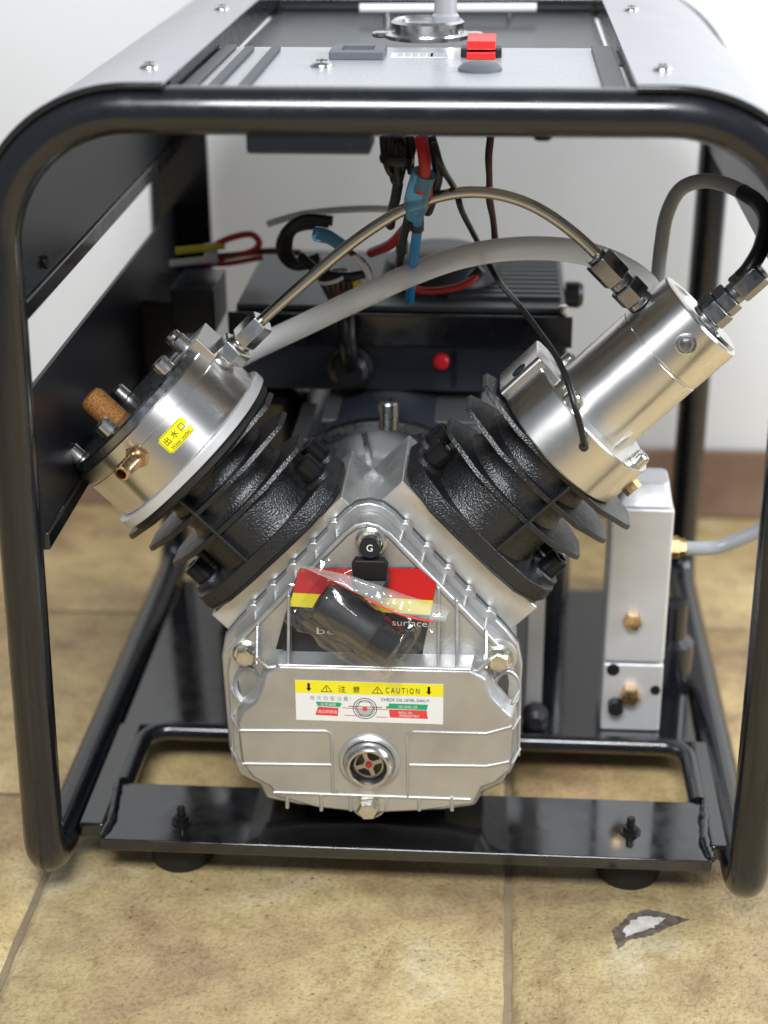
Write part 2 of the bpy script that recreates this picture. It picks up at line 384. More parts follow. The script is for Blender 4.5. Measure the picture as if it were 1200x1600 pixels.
# --- sheet covers that wrap over the top corners
def screw_mesh():
    mb = MB(); mb.add(lathe([(0.0068, 0), (0.0068, 0.0006), (0.006, 0.002), (0.004, 0.0032), (0.0018, 0.0036)], 24))
    mb.add(box(0.0064, 0.0011, 0.0004, (0, 0, 0.0037)), 1); mb.add(box(0.0011, 0.0064, 0.0004, (0, 0, 0.00372)), 1)
    return mesh_of(mb, 'screw', [M_['steel'], M_['dark']])
SCR = screw_mesh()
def cover(side, x_in, xc, lab):
    R1 = 0.094+TR+0.0012; prof = [(x_in, 0)]
    cx = xc-side*0.094
    n = 22
    for k in range(n+1):
        a = rad(82)*k/n; prof.append((cx+side*R1*math.sin(a), R1*math.cos(a)-R1))
    zt = ZT+TR+0.0012
    out = [(x, z+zt) for x, z in prof]; R2 = 0.0016
    top = []
    for i, (x, z) in enumerate(out):
        if i == 0: top.append((x, z+R2))
        else:
            a = rad(82)*(i-1)/n; top.append((x+side*R2*math.sin(a), z+R2*math.cos(a)))
    y0, y1 = -0.009, RY+0.01
    mb = MB()
    n2 = len(out)
    v, f = [], []
    for y in (y0, y1):
        v += [(x, y, z) for x, z in out]+[(x, y, z) for x, z in top]
    k2 = 2*n2
    for i in range(n2-1):
        f += [(i, i+1, k2+i+1, k2+i), (n2+i, k2+n2+i, k2+n2+i+1, n2+i+1), (i, n2+i, n2+i+1, i+1), (k2+i, k2+i+1, k2+n2+i+1, k2+n2+i)]
    f += [(0, k2, k2+n2, n2), (n2-1, 2*n2-1, k2+2*n2-1, k2+n2-1)]
    mb.add((v, f))
    o = build(mb, 'cover_panel', M_['cover'], root, angle=30, label=lab)
    one(span(min(x_in, x_in+side*0.0014), max(x_in, x_in+side*0.0014), 0.018, RY-0.02, zt-0.022, zt-0.0003), 'inner_lip', M_['black_paint'], o)
    for y in (0.050, 0.35):
        xs = x_in+side*0.020
        inst(SCR, 'screw', T(xs, y, zt+R2) @ Matrix.Rotation(random.random(), 4, 'Z'), o)
    # dark rubber edging at the front end
    e = [(x+side*0.0*1, y0+0.0005, z-0.001) for x, z in out]
    one(tube([(x, y0, z) for x, z in out], 0.0024, 8), 'edge_trim', M_['black_paint'], o, angle=60)
    return o
cover(-1, -0.151, -0.267, 'pale grey sheet cover wrapped over the left top corner')
cover(1, 0.147, 0.2625, 'pale grey sheet cover wrapped over the right top corner')

# --- control panel on top
ZP = 0.6385
cp = one(span(-0.1495, 0.1455, 0.0165, 0.232, ZP-0.002, ZP), 'control_panel', M_['panel'], root, label='pale control panel between the top covers')
one(span(-0.149, 0.145, 0.234, RY-0.016, ZP-0.014, ZP-0.012), 'rear_tray', M_['dark_panel'], root, label='dark glossy tray behind the control panel')
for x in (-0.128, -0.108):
    one(span(x-0.0035, x+0.0035, 0.018, 0.215, ZP+0.0002, ZP+0.0035), 'reflection_gap_strip', M_['strip'], cp, bevel=0.0012)  # dark bars modelled as the frame tubes' reflections in the panel
one(span(-0.1492, -0.1395, 0.018, 0.225, ZP+0.0002, ZP+0.003), 'reflection_gap_strip', M_['strip'], cp, bevel=0.0012)  # dark strip drawn as the shaded gap between left cover and panel
one(span(0.129, 0.1450, 0.018, 0.225, ZP+0.0002, ZP+0.003), 'reflection_gap_strip', M_['strip'], cp, bevel=0.0012)  # gap shade beside the right cover, also built as a dark strip
def onpanel(px, py, dz=0.0): return P(px, py, Z=ZP+dz)
c = onpanel(503, 104); inst(SCR, 'screw', T(c.x, c.y, ZP) @ Matrix.Scale(1.25, 4), cp)
c = onpanel(560, 87)
mb = MB(); W_, D_ = 0.040, 0.042
for dx, dy, sx, sy in ((0, -D_/2+0.0045, W_, 0.009), (0, D_/2-0.0045, W_, 0.009), (-W_/2+0.004, 0, 0.008, D_-0.018), (W_/2-0.004, 0, 0.008, D_-0.018)):
    mb.add(box(sx, sy, 0.006, (c.x+dx, c.y+dy, ZP+0.003)))
build(mb, 'meter_frame', M_['grey_plastic'], cp, bevel=0.0008)
one(box(W_-0.016, D_-0.018, 0.001, (c.x, c.y, ZP+0.001)), 'meter_window', M_['panel'], cp)
c = onpanel(655, 87); mb = MB().add(box(0.042, 0.022, 0.0003, (c.x, c.y, ZP+0.0003)))
for k in range(5): mb.add(box(0.0045, 0.017, 0.0003, (c.x-0.014+0.0055*k, c.y, ZP+0.0005)), 1)
mb.add(box(0.012, 0.018, 0.0003, (c.x+0.0145, c.y, ZP+0.0005)), 1)
build(mb, 'sticker', [M_['white'], M_['grey_print']], cp, angle=0)
c = onpanel(752, 88)
one(box(0.030, 0.016, 0.007, (c.x, c.y, ZP+0.0035)), 'switch_bezel', M_['plastic'], cp, bevel=0.001)
mb = MB(); mb.add(prism([(-0.02, 0), (0.02, 0), (0.018, 0.0065), (0.0, 0.004), (-0.016, 0.0055)], -0.0105, 0.0105), 0, T(c.x, c.y+0.004, ZP+0.007) @ Matrix(((0, 0, 1, 0), (1, 0, 0, 0), (0, 1, 0, 0), (0, 0, 0, 1))))
mb.add(box(0.021, 0.008, 0.005, (c.x, c.y-0.0125, ZP+0.0027)))
build(mb, 'rocker_switch', M_['red_switch'], cp, bevel=0.0006)
c = onpanel(750, 110); one(lathe([(0.0155, 0), (0.0155, 0.002), (0.012, 0.005), (0.004, 0.0065)], 28), 'switch_reflection', M_['grey_plastic'], cp, T(c.x, c.y, ZP))  # grey disc built as the dark reflection below the switch
# gauge flange with its stem
c = onpanel(668, 58)
one(lathe([(0.034, 0), (0.034, 0.003), (0.029, 0.004), (0.029, 0.012), (0.0265, 0.014), (0.025, 0.012), (0.025, 0.009)], 40), 'gauge_ring', M_['steel'], cp, T(c.x, c.y, ZP))
for s in (-1, 1): one(ccyl(0.007, 0, 0.004, 0.001, 18), 'gauge_lug', M_['steel'], cp, T(c.x+s*0.037, c.y, ZP))
one(cyl(0.0235, 0.002, 0.0098, 32), 'gauge_face', M_['panel'], cp, T(c.x, c.y, ZP))
one(lathe([(0.011, 0.009), (0.011, 0.016), (0.009, 0.018), (0.0085, 0.07), (0.012, 0.09)], 24), 'valve_stem', M_['cover'], cp, T(c.x+0.014, c.y+0.004, ZP))
a, b_ = P(562, 13, Z=ZP), P(838, 12, Z=ZP)
one(tube([a, a.lerp(b_, 0.5), b_], 0.0042, 14), 'grab_bar', M_['wire_white'], cp)
for q in (0.15, 0.85): one(cyl(0.003, -0.012, 0, 12), 'bar_post', M_['steel'], cp, T(a.lerp(b_, q)))

# --- left side panels and rails (seen through the front opening)
sp = one(span(-0.2615, -0.2585, 0.0, RY-0.02, 0.504, 0.598), 'side_panel', M_['dark_panel'], root, label='dark upper side panel')
one(span(-0.266, -0.256, 0.002, RY-0.012, 0.489, 0.5035), 'side_rail', M_['black_paint'], root, bevel=0.002)
one(span(-0.2615, -0.2585, 0.0, RY-0.02, 0.330, 0.440), 'side_panel', M_['black_satin'], root, label='black lower side panel')
one(span(-0.266, -0.256, 0.002, RY-0.012, 0.316, 0.3305), 'side_rail', M_['black_paint'], root, bevel=0.002)
one(span(0.262, 0.265, 0.03, RY-0.02, 0.500, 0.583), 'side_panel', M_['dark_panel'], root)
for y, z in ((0.50, 0.53), (0.06, 0.515)):
    one(ccyl(0.005, 0, 0.004, 0.001, 16), 'rivet', M_['oxide'], sp, along((-0.2583, y, z), (1, 0, 0)))
one(span(-0.274, -0.224, RY-0.022, RY-0.0165, 0.36, 0.60), 'corner_plate', M_['black_paint'], root, bevel=0.001)

# --- base plates
bp1 = one(span(-0.2475, 0.2425, 0.030, 0.112, 0.0335, 0.0445), 'base_plate', M_['black_gloss'], root, bevel=0.0015, label='glossy black front base plate')
bp2 = one(span(-0.2675, 0.2485, 0.205, 0.500, 0.0335, 0.0445), 'base_plate', M_['black_gloss'], root, bevel=0.002, label='glossy black rear base plate')
for xa, xb in ((-0.2695, -0.2478), (0.2428, 0.2635)):
    one(span(xa, xb, 0.046, 0.204, 0.0330, 0.0475), 'side_channel', M_['black_gloss'], root, bevel=0.003)
# rounded edge of the opening between the two plates
one(tube(fillet([(-0.2455, 0.114, 0.0405), (-0.2455, 0.2035, 0.0405), (0.2405, 0.2035, 0.0405), (0.2405, 0.114, 0.0405)], 0.024, 8), 0.0082, 14), 'cross_tube', M_['black_paint'], root, angle=60)
# welds, rough beads
def weld(pts, r):
    path = catmull(pts, 8); rr = [r*(0.7+0.7*abs(noise.noise(p*180))) for i, p in enumerate(path)]
    return tube(path, rr, 10)
for xx, s in ((-0.2470, -1), (0.2420, 1)):
    one(weld([(xx, 0.034, 0.043), (xx-s*0.003, 0.055, 0.046), (xx, 0.085, 0.046), (xx+s*0.003, 0.11, 0.045)], 0.0048), 'weld_bead', M_['black_paint'], bp1, angle=50)
def stud(px, py):
    q = P(px, py, Z=0.0445); mb = MB()
    mb.add(cyl(0.006, 0, 0.005, 6)); mb.add(lathe([(0.0034, 0.005), (0.0034, 0.013), (0.0028, 0.014)], 14)); mb.add(cyl(0.0085, -0.0001, 0.0012, 20))
    build(MB().add((mb.v, mb.f), 0, T(q)), 'bolt', M_['oxide'], bp1)
stud(985, 1300); stud(284, 1283)
FOOT = mesh_of(MB().add(lathe([(0.024, 0.0), (0.026, 0.004), (0.0265, 0.026), (0.024, 0.033)], 36)), 'rubber_foot', M_['rubber'])
for x, y in ((-0.19, 0.072), (0.181, 0.072), (-0.19, 0.46), (0.181, 0.46)):
    inst(FOOT, 'rubber_foot', T(x, y, 0.0004), root)

# ------------------------------------------------------------------ crankcase
O = Vector((-0.0359, 0.125, 0.2072)); S2 = 2**-0.5
FR = frame(O, (S2, 0, -S2), (0, 1, 0), (S2, 0, S2))       # right bank: u down-right, v depth, w out along the cylinder
FL = frame(O, (S2, 0, S2), (0, 1, 0), (-S2, 0, S2))       # left bank: u up-right
HEX30 = math.pi/6
def hexbolt(s=1.0):
    mb = MB(); mb.add(lathe([(0.0105*s, 0), (0.0105*s, 0.0012*s), (0.0085*s, 0.0028*s)], 28)); mb.add(lathe([(0.0078*s, 0.0026*s), (0.0078*s, 0.008*s), (0.0066*s, 0.0095*s), (0.0055*s, 0.0092*s)], 6))
    return mb
def ngon_mesh(mb, name, m): return mesh_of(mb, name, m)
HB = mesh_of(hexbolt(), 'hex_bolt', M_['zinc'])
def sock(r, h, hr, m, name):
    mb = MB(); mb.add(lathe([(r-0.0008, 0), (r, 0.0008), (r, h-0.0012), (r-0.0012, h), (hr+0.0004, h)], 28, cap=False))
    mb.add(lathe([(hr*1.05, h), (hr, h-0.0004), (hr, h-0.0045)], 6, cap=False)); mb.add(cyl(hr, h-0.0047, h-0.0045, 6))
    # annulus between round head and hex socket
    n = 24; v = []; f = []
    for k in range(n):
        a = 2*math.pi*k/n; v.append(((hr+0.0004)*math.cos(a), (hr+0.0004)*math.sin(a), h))
    for k in range(n):
        a = 2*math.pi*k/n; kk = (k*6/n); i = int(kk); t = kk-i
        p, q = [(hr*1.05*math.cos(math.pi/3*j), hr*1.05*math.sin(math.pi/3*j)) for j in (i, i+1)]
        v.append((p[0]+(q[0]-p[0])*t, p[1]+(q[1]-p[1])*t, h))
    f = [(k, (k+1) % n, n+(k+1) % n, n+k) for k in range(n)]
    mb.add((v, f))
    return mesh_of(mb, name, m)
SOCK_BIG = sock(0.0088, 0.016, 0.0046, M_['oxide'], 'cap_screw')
SOCK_ST = sock(0.0062, 0.0105, 0.0032, M_['steel'], 'cap_screw_steel')

xc = -0.0300
def sym(right):   # right-hand half outline (offset, z) from top to bottom -> full polygon
    return [(xc+a, b) for a, b in right]+[(xc-a, b) for a, b in reversed(right) if abs(a) > 1e-6]
rim_r = [(0.0, 0.3255), (0.010, 0.3235), (0.019, 0.3165), (0.105, 0.2205), (0.116, 0.206), (0.1195, 0.188), (0.1175, 0.102), (0.112, 0.087), (0.096, 0.078), (0.090, 0.064), (0.060, 0.058), (0.0, 0.054)]
rim = sym(rim_r)
case_r = [(0.0, 0.300), (0.020, 0.304), (0.032, 0.300), (0.104, 0.221), (0.113, 0.206), (0.115, 0.188), (0.112, 0.10), (0.09, 0.07), (0.0, 0.062)]
# block behind the cover, with the two sloping cylinder pads
mb = MB().add(prism(sym(case_r), 0.088, 0.235), 0, XZ)
case = build(mb, 'crankcase', M_['rawalu'], root, bevel=0.003, label='milled aluminium crankcase block')
for F_, w0, du in ((FR, 0.1155, -0.004), (FL, 0.0955, 0.004)):
    pad = [(du*-0.5-0.0745, -0.0365), (du*-0.5+0.0745, -0.0365), (du*-0.5+0.0745, 0.060), (du*-0.5-0.0745, 0.060)]
    one(prism(pad, 0.02, w0), 'cylinder_pad', M_['rawalu'], case, F_, bevel=0.0012)
# cooling ribs of the pads' lower edge: small cast lumps along both slopes
cv = build(MB().add(prism(rim, 0.0795, 0.0875, None), 0, XZ), 'crankcase_cover', M_['silver'], root, bevel=0.0022, label='cast aluminium front cover with pentagon outline')
gk_ = shrink(rim, -0.0006)
one(prism(gk_, 0.0868, 0.0884), 'paper_gasket', M_['lid'], cv, XZ)
# raised bead along the two roof edges
def seg(p, q, r, name='rib', m='silver', n=10, parent=None): return one(tube([p, Vector(p).lerp(Vector(q), 0.5), q], r, n), name, M_[m], parent or cv, angle=60)
inn = shrink(rim, 0.0062)
one(prism(shrink(rim, 0.0075), 0.056, 0.0800, inn), 'cover_step', M_['silver'], cv, XZ, bevel=0.003)
for s in (-1, 1):
    path = [(xc, 0.3185), (xc+s*0.008, 0.3165), (xc+s*0.016, 0.310), (xc+s*0.100, 0.2165), (xc+s*0.1075, 0.206)]
    one(tube([Vector((x, 0.0572, z)) for x, z in path], 0.0026, 12), 'edge_bead', M_['silver'], cv, angle=60)
    # cast lumps and webs behind the rim
    d_ = Vector((s*0.086, -0.100)).normalized(); nx_, nz_ = s*0.758, 0.652
    for k in range(5):
        t = 0.12+0.19*k; x = xc+s*(0.019+(0.105-0.019)*t); z = 0.3165+(0.2205-0.3165)*t
        one(ccyl(0.0060, 0, 0.0075, 0.0006, 20), 'cast_tab', M_['silver'], cv, along((x-nx_*0.0032, 0.0797, z-nz_*0.0032), (0, 1, 0)))
        one(tube([(x-nx_*0.0078, 0.0590, z-nz_*0.0078), (x-nx_*0.0066, 0.068, z-nz_*0.0066), (x-nx_*0.0052, 0.0805, z-nz_*0.0052)], 0.0015, 10), 'rib', M_['silver'], cv, angle=60)
# lower box of the cover, drafted sides
Yb = 0.034
boxpx = [(436, 1041), (735, 1048), (758, 1062), (768, 1090), (786, 1110), (800, 1122), (802, 1140), (795, 1206), (775, 1224), (752, 1232), (745, 1246), (738, 1258), (660, 1268), (575, 1272), (495, 1263), (432, 1246), (421, 1230), (395, 1216), (378, 1194), (371, 1130), (380, 1112), (398, 1098), (408, 1078), (414, 1056)]
bp_ = [(q.x, q.z) for q in (P(x, y, Y=Yb) for x, y in boxpx)]
bk_ = [(x+(x-xc)*0.035, z+(z-0.13)*0.03) for x, z in bp_]
bx_ = build(MB().add(prism(bp_, Yb, 0.0575, bk_), 0, XZ), 'cover_box', M_['silver'], cv, bevel=0.0028)
def onbox(px, py, d=0.0): q = P(px, py, Y=Yb); q.y -= d; return q
def ridge(pts, r=0.0013):
    return one(tube([onbox(*p) for p in pts] if len(pts) > 2 else [onbox(*pts[0]), onbox((pts[0][0]+pts[1][0])/2, (pts[0][1]+pts[1][1])/2), onbox(*pts[1])], r, 10), 'rib', M_['silver'], cv, angle=60)
for pts in ([(375, 1141), (508, 1142), (516, 1145), (518, 1152), (520, 1238)], [(379, 1193), (518, 1195)], [(428, 1238), (735, 1249)],
            [(800, 1135), (760, 1146), (646, 1143), (638, 1147), (637, 1156), (637, 1244)], [(796, 1190), (760, 1197), (640, 1195)],
            [(520, 1232), (527, 1239)]):
    ridge(pts)
for x in (449, 502, 548, 604, 655, 706):
    ridge([(x, 1241 if x < 560 else 1245), (x, 1262 if x < 460 else 1266)], 0.0016)
# side ribs of the box
for s, xs in ((-1, (362, 374)), (1, (812, 800))):
    for y0, y1 in ((1085, 1100), (1128, 1141), (1178, 1193)):
        a = P(xs[0], y0-8, Y=0.056); b = onbox(xs[1], y1)
        seg(a, b, 0.0013)
    a = P(xs[0], 1075, Y=0.057); b = P(xs[0]+s*-2, 1180, Y=0.057); seg(a, b, 0.0014)
# ledge cells and tall webs in the triangular recess
for x0, y0, y1, d in ((685, 918, 1040, 0.012), (714, 938, 1044, 0.013), (760, 985, 1042, 0.010), (402, 978, 1036, 0.016), (451, 930, 1038, 0.012)):
    a = P(x0, y0, Y=0.056-d*0.3); b = P(x0, y1, Y=0.040)
    v = [(a.x-0.0012, 0.057, a.z), (a.x-0.0012, 0.056-d*0.3, a.z), (b.x-0.0012, 0.0365, b.z), (b.x-0.0012, 0.057, b.z-0.002)]
    v += [(x+0.0024, y, z) for x, y, z in v]
    one((v, [(0, 1, 2, 3), (7, 6, 5, 4), (0, 4, 5, 1), (1, 5, 6, 2), (2, 6, 7, 3), (3, 7, 4, 0)]), 'web', M_['silver'], cv, bevel=0.0008)
zl = P(575, 1042, Y=0.04).z
for x in (470, 498, 528, 560, 592, 622, 652):
    q = P(x, 1040, Y=0.045); seg((q.x, 0.0575, zl+0.001), (q.x, 0.0355, zl+0.0008), 0.0014)
seg(P(436, 1041, Y=0.0362)+Vector((0, 0, 0.001)), P(735, 1048, Y=0.0362)+Vector((0, 0, 0.001)), 0.0016)
# slanted inner walls beside the bolts
for s, pts in ((-1, [(402, 1028), (418, 1043), (437, 1042)]), (1, [(765, 1030), (748, 1048), (735, 1048)])):
    one(tube([P(x, y, Y=Yb+0.004) for x, y in pts], 0.0018, 10), 'rib', M_['silver'], cv, angle=60)
# bolt pockets: cast cups under the side bolts
for px, py, s in ((385, 1076, -1), (792, 1082, 1)):
    q = P(px, py, Y=0.050)
    mb = MB(); prof = [(0.0128, 0), (0.0132, 0.0022), (0.0125, 0.003), (0.0115, 0.002), (0.009, -0.0005), (0.005, -0.0022), (0.001, -0.003)]
    mb.add(lathe(prof, 26), 0, T(q) @ Matrix.Diagonal((0.85, 1, 1.35, 1)) @ along((0, 0.006, 0), (0, -1, 0)))
    build(mb, 'bolt_pocket', M_['silver'], cv, angle=60)
def bolt_on(px, py, Y, d, s=1.0, name='hex_bolt', roll=0.3):
    q = P(px, py, Y=Y); o = inst(HB, name, along(q, d, roll) @ Matrix.Scale(s, 4), cv); return o
bolt_on(580, 846, 0.0565, (0, -1, 0.05), 1.15, roll=0.2)
bolt_on(385, 1020, 0.0565, (0.05, -1, 0), 1.05); bolt_on(779, 1028, 0.0565, (0, -1, 0.02), 1.1, roll=0.6)
bolt_on(576, 1256, 0.037, (0, -1, -0.05), 1.15, 'drain_bolt', 0.1)
# round bosses under the bolts
for px, py, Y in ((580, 846, 0.0565), (385, 1020, 0.0565), (779, 1028, 0.0565), (576, 1256, 0.0375)):
    q = P(px, py, Y=Y); one(lathe([(0.0145, -0.004), (0.0142, 0.0), (0.0125, 0.0004)], 30), 'bolt_boss', M_['silver'], cv, along(q+Vector((0, 0.0003, 0)), (0, -1, 0)))
# bolt head marks
for px, py, Y, t in ((384, 1024, 0.0455, '8.8'), (779, 1032, 0.0452, '8.8'), (576, 1261, 0.0255, '8.8')):
    q = P(px, py, Y=Y)
    one(text(t, 0.0058), 'bolt_mark', M_['steel'], cv, frame(q, (1, 0, 0), (0, 0, 1), (0, -1, 0)), angle=0)
# oil sight glass
q = P(577, 1190, Y=Yb); SG = along(q, (0, -1, 0))
one(lathe([(0.0245, -0.002), (0.0245, 0.0015), (0.0225, 0.003), (0.0205, 0.0025), (0.020, -0.001)], 48), 'sight_glass_boss', M_['silver'], cv, SG, angle=50)
one(lathe([(0.0195, -0.001), (0.0198, 0.004), (0.0185, 0.0085), (0.0165, 0.0105), (0.0148, 0.0105), (0.0142, 0.0095), (0.0142, 0.001)], 44, cap=False), 'sight_glass_ring', M_['steel'], cv, SG, angle=40)
one(lathe([(0.0141, 0.0008), (0.0141, 0.0052), (0.0118, 0.0052), (0.0118, 0.002)], 40, cap=False), 'seal_ring', M_['dark'], cv, SG)
one(cyl(0.0141, -0.0005, 0.0006, 40), 'sight_glass_well', M_['dark'], cv, SG)
mb = MB(); mb.add(lathe([(0.0117, 0.0026), (0.0117, 0.0042), (0.0102, 0.0042), (0.0098, 0.0026)], 40, cap=False))
for k in range(4):
    a = math.pi/2*k+0.35; mb.add(box(0.0098, 0.0034, 0.0012, (0.0052, 0, 0.0032)), 0, Matrix.Rotation(a, 4, 'Z'))
mb.add(cyl(0.0042, 0.0024, 0.0039, 24))
build(mb, 'sight_glass_spider', M_['steel'], cv, label=None) if False else one((mb.v, mb.f), 'sight_glass_spider', M_['steel'], cv, SG)
one(lathe([(0.0027, 0.0038), (0.0026, 0.0046), (0.0012, 0.0051)], 20), 'red_dot', M_['red_button'], cv, SG)
one(lathe([(0.0118, 0.0060), (0.0116, 0.0066), (0.006, 0.0076), (0.001, 0.0079)], 40), 'sight_glass_lens', M_['lens'], cv, SG)

# --- caution label (print as thin layers)
LW, LH = 1003.0, 312.0
l0, l1, l2 = P(461, 1062, Y=Yb), P(693, 1069, Y=Yb), P(461, 1133, Y=Yb)
ux = (l1-l0); lw = ux.length; ux.normalize(); sc_ = lw/LW
LF = frame(l0+Vector((0, -0.0004, 0)), ux, Vector((0, -1, 0)).cross(ux), (0, -1, 0))
lb = MB()
def LB(vf, mi, lay, x=0, y=0):
    lb.add(vf, mi, LF @ T(x*sc_, -y*sc_, lay*0.00012))
def lpoly(pts, mi, lay): LB((([(x*sc_, -y*sc_, 0) for x, y in pts]), [tuple(range(len(pts)))]), mi, lay)
def lline(p, q, wd, mi, lay):
    a, b = Vector(p), Vector(q); d = (b-a).normalized(); nn = Vector((-d.y, d.x))*wd/2
    lpoly([tuple(a+nn), tuple(b+nn), tuple(b-nn), tuple(a-nn)], mi, lay)
def ltext(t, x, y, size, mi, lay=4, wide=None):
    v, f = text(t, 1.0); xs = [p[0] for p in v]; ys = [p[1] for p in v]; hgt = max(ys)-min(ys); wid = max(xs)-min(xs)
    k = size/hgt; kx = wide/wid if wide else k; cx_, cy_ = (max(xs)+min(xs))/2, (max(ys)+min(ys))/2
    LB(([((p[0]-cx_)*kx*sc_, (p[1]-cy_)*k*sc_, 0) for p in v], f), mi, lay, x, y)
LMATS = [M_['white'], M_['yellow'], M_['black'], M_['soft_red'], M_['green'], M_['grey_print']]
lb.add(box(LW*sc_, LH*sc_, 0.0003, (LW/2*sc_, -LH/2*sc_, 0)), 0, LF)
lpoly([(0, 0), (LW, 0), (LW, 97), (0, 97)], 1, 2)
for x in (92, 905):
    lpoly([(x-9, 20), (x+9, 20), (x+9, 58), (x+18, 58), (x, 84), (x-18, 58), (x-9, 58)], 2, 3)
for x in (213, 558):
    for p, q2 in (((x-36, 82), (x, 32)), ((x, 32), (x+36, 82)), ((x+38, 82), (x-38, 82))): lline(p, q2, 4.5, 2, 3)
    lline((x, 46), (x, 68), 5, 2, 3); lpoly([(x-3, 72), (x+3, 72), (x+3, 78), (x-3, 78)], 2, 3)
ltext('注', 318, 58, 50, 2); ltext('意', 415, 58, 50, 2); ltext('C A U T I O N', 728, 57, 44, 2, wide=228)
ltext('每 天 检 查 油 量 !', 238, 131, 34, 5, wide=280); ltext('CHECK OIL LEVEL DAILY!', 745, 130, 22, 2, wide=325)
lpoly([(137, 163), (306, 165), (318, 180), (306, 184), (306, 200), (150, 197)], 4, 2)
lpoly([(152, 202), (292, 207), (286, 272), (131, 268)], 3, 2)
ltext('正常油量', 222, 181, 22, 0, wide=105); ltext('请立即加油', 214, 237, 26, 0, wide=130)
lpoly([(634, 160), (900, 160), (892, 203), (616, 200), (616, 182), (634, 180)], 4, 2)
lpoly([(634, 206), (890, 206), (900, 272), (642, 270)], 3, 2)
ltext('OIL LEVEL OK', 765, 182, 21, 0, wide=130); ltext('REFILL OIL', 748, 228, 19, 0, wide=95); ltext('IMMEDIATELY', 775, 253, 19, 0, wide=135)
def ring(cx_, cy_, r, wd, mi, lay, n=40, n0=40):
    for k in range(n): 
        a, b = 2*math.pi*k/n, 2*math.pi*(k+1)/n
        lpoly([(cx_+rr*math.cos(t), cy_+rr*math.sin(t)) for rr, t in ((r, a), (r, b), (r-wd, b), (r-wd, a))], mi, lay)
lpoly([(472+58*math.cos(t), 205+58*math.sin(t)) for t in [math.pi*k/16 for k in range(17)]], 5, 2)
ring(472, 205, 82, 5, 2, 3); ring(472, 205, 66, 4, 2, 3)
ring(472, 205, 62, 4, 2, 3, 6)
for p, q2, mi in (((360, 190), (590, 192), 2), ((318, 204), (630, 208), 3), ((330, 262), (430, 264), 3), ((545, 268), (625, 268), 3)): lline(p, q2, 4, mi, 4)
lpoly([(472+17*math.cos(2*math.pi*k/20), 207+17*math.sin(2*math.pi*k/20)) for k in range(20)], 3, 5)
build(lb, 'caution_label', LMATS, cv, angle=0, label='white and yellow oil level caution label', normals=False)

# --- red, yellow and black warning plate in the triangular recess
Yw = 0.0545
def wpoly(px, y): return [(q.x, q.z) for q in (P(a, b, Y=Yw) for a, b in px)]
mb = MB()
def wl(px, mi, d):
    pl = wpoly(px, Yw); mb.add(([(x, Yw-d, z) for x, z in pl], [tuple(range(len(pl)))]), mi)
full = [(468, 888), (655, 888), (682, 911), (657, 1037), (431, 1014), (459, 912)]
mb.add(prism(wpoly(full, 0), Yw-0.0001, Yw+0.0008), 2, XZ)
wl([(468, 888), (655, 888), (682, 911), (677, 938), (458, 926), (462, 908)], 0, 0.0003)
wl([(458, 926), (677, 938), (672, 961), (452, 947)], 1, 0.0003)
for t, px, py, sz in (('surface', 640, 974, 0.0064), ('be burned', 560, 989, 0.0064)):
    q = P(px, py, Y=Yw-0.0004); mb.add(text(t, sz*1.25, 'CENTER'), 3, frame(q, Vector((1, 0, -0.02)).normalized(), (0.02, 0, 1), (0, -1, 0)) @ Matrix.Diagonal((2.0 if t[0] == 'b' else 1.2, 1, 1, 1)))
build(mb, 'warning_label', [M_['red'], M_['yellow'], M_['black'], M_['white']], cv, angle=0, label='red, yellow and black hot surface warning plate')

# --- oil filler cap with grip
q = P(579, 905, Y=0.044)
oc = one(lathe([(0.0135, 0), (0.0145, 0.003), (0.0145, 0.006), (0.012, 0.008)], 32), 'oil_filler_cap', M_['matt_plastic'], root, along(P(579, 905, Y=0.050), (0, -0.72, 0.55)))
one(prism([(-0.0125, 0), (0.0125, 0), (0.0135, 0.014), (0.011, 0.019), (-0.011, 0.019), (-0.0135, 0.014)], -0.0032, 0.0032), 'grip', M_['matt_plastic'], oc,
    frame(P(579, 902, Y=0.043), (1, 0, 0), Vector((0, -0.30, 0.95)).normalized(), Vector((1, 0, 0)).cross(Vector((0, -0.30, 0.95)).normalized())), bevel=0.0012)
qd = P(578, 856, Y=0.036)
one(ccyl(0.0078, -0.012, 0.002, 0.0008, 28), 'dipstick_plug', M_['plastic'], oc, along(qd, (0, -1, 0.25)))
one(text('G', 0.0072), 'lettering', M_['white'], oc, along(qd+Vector((0, -0.0024, 0.0006)), (0, -1, 0.25)) @ Matrix.Rotation(0, 4, 'Z'), angle=0)

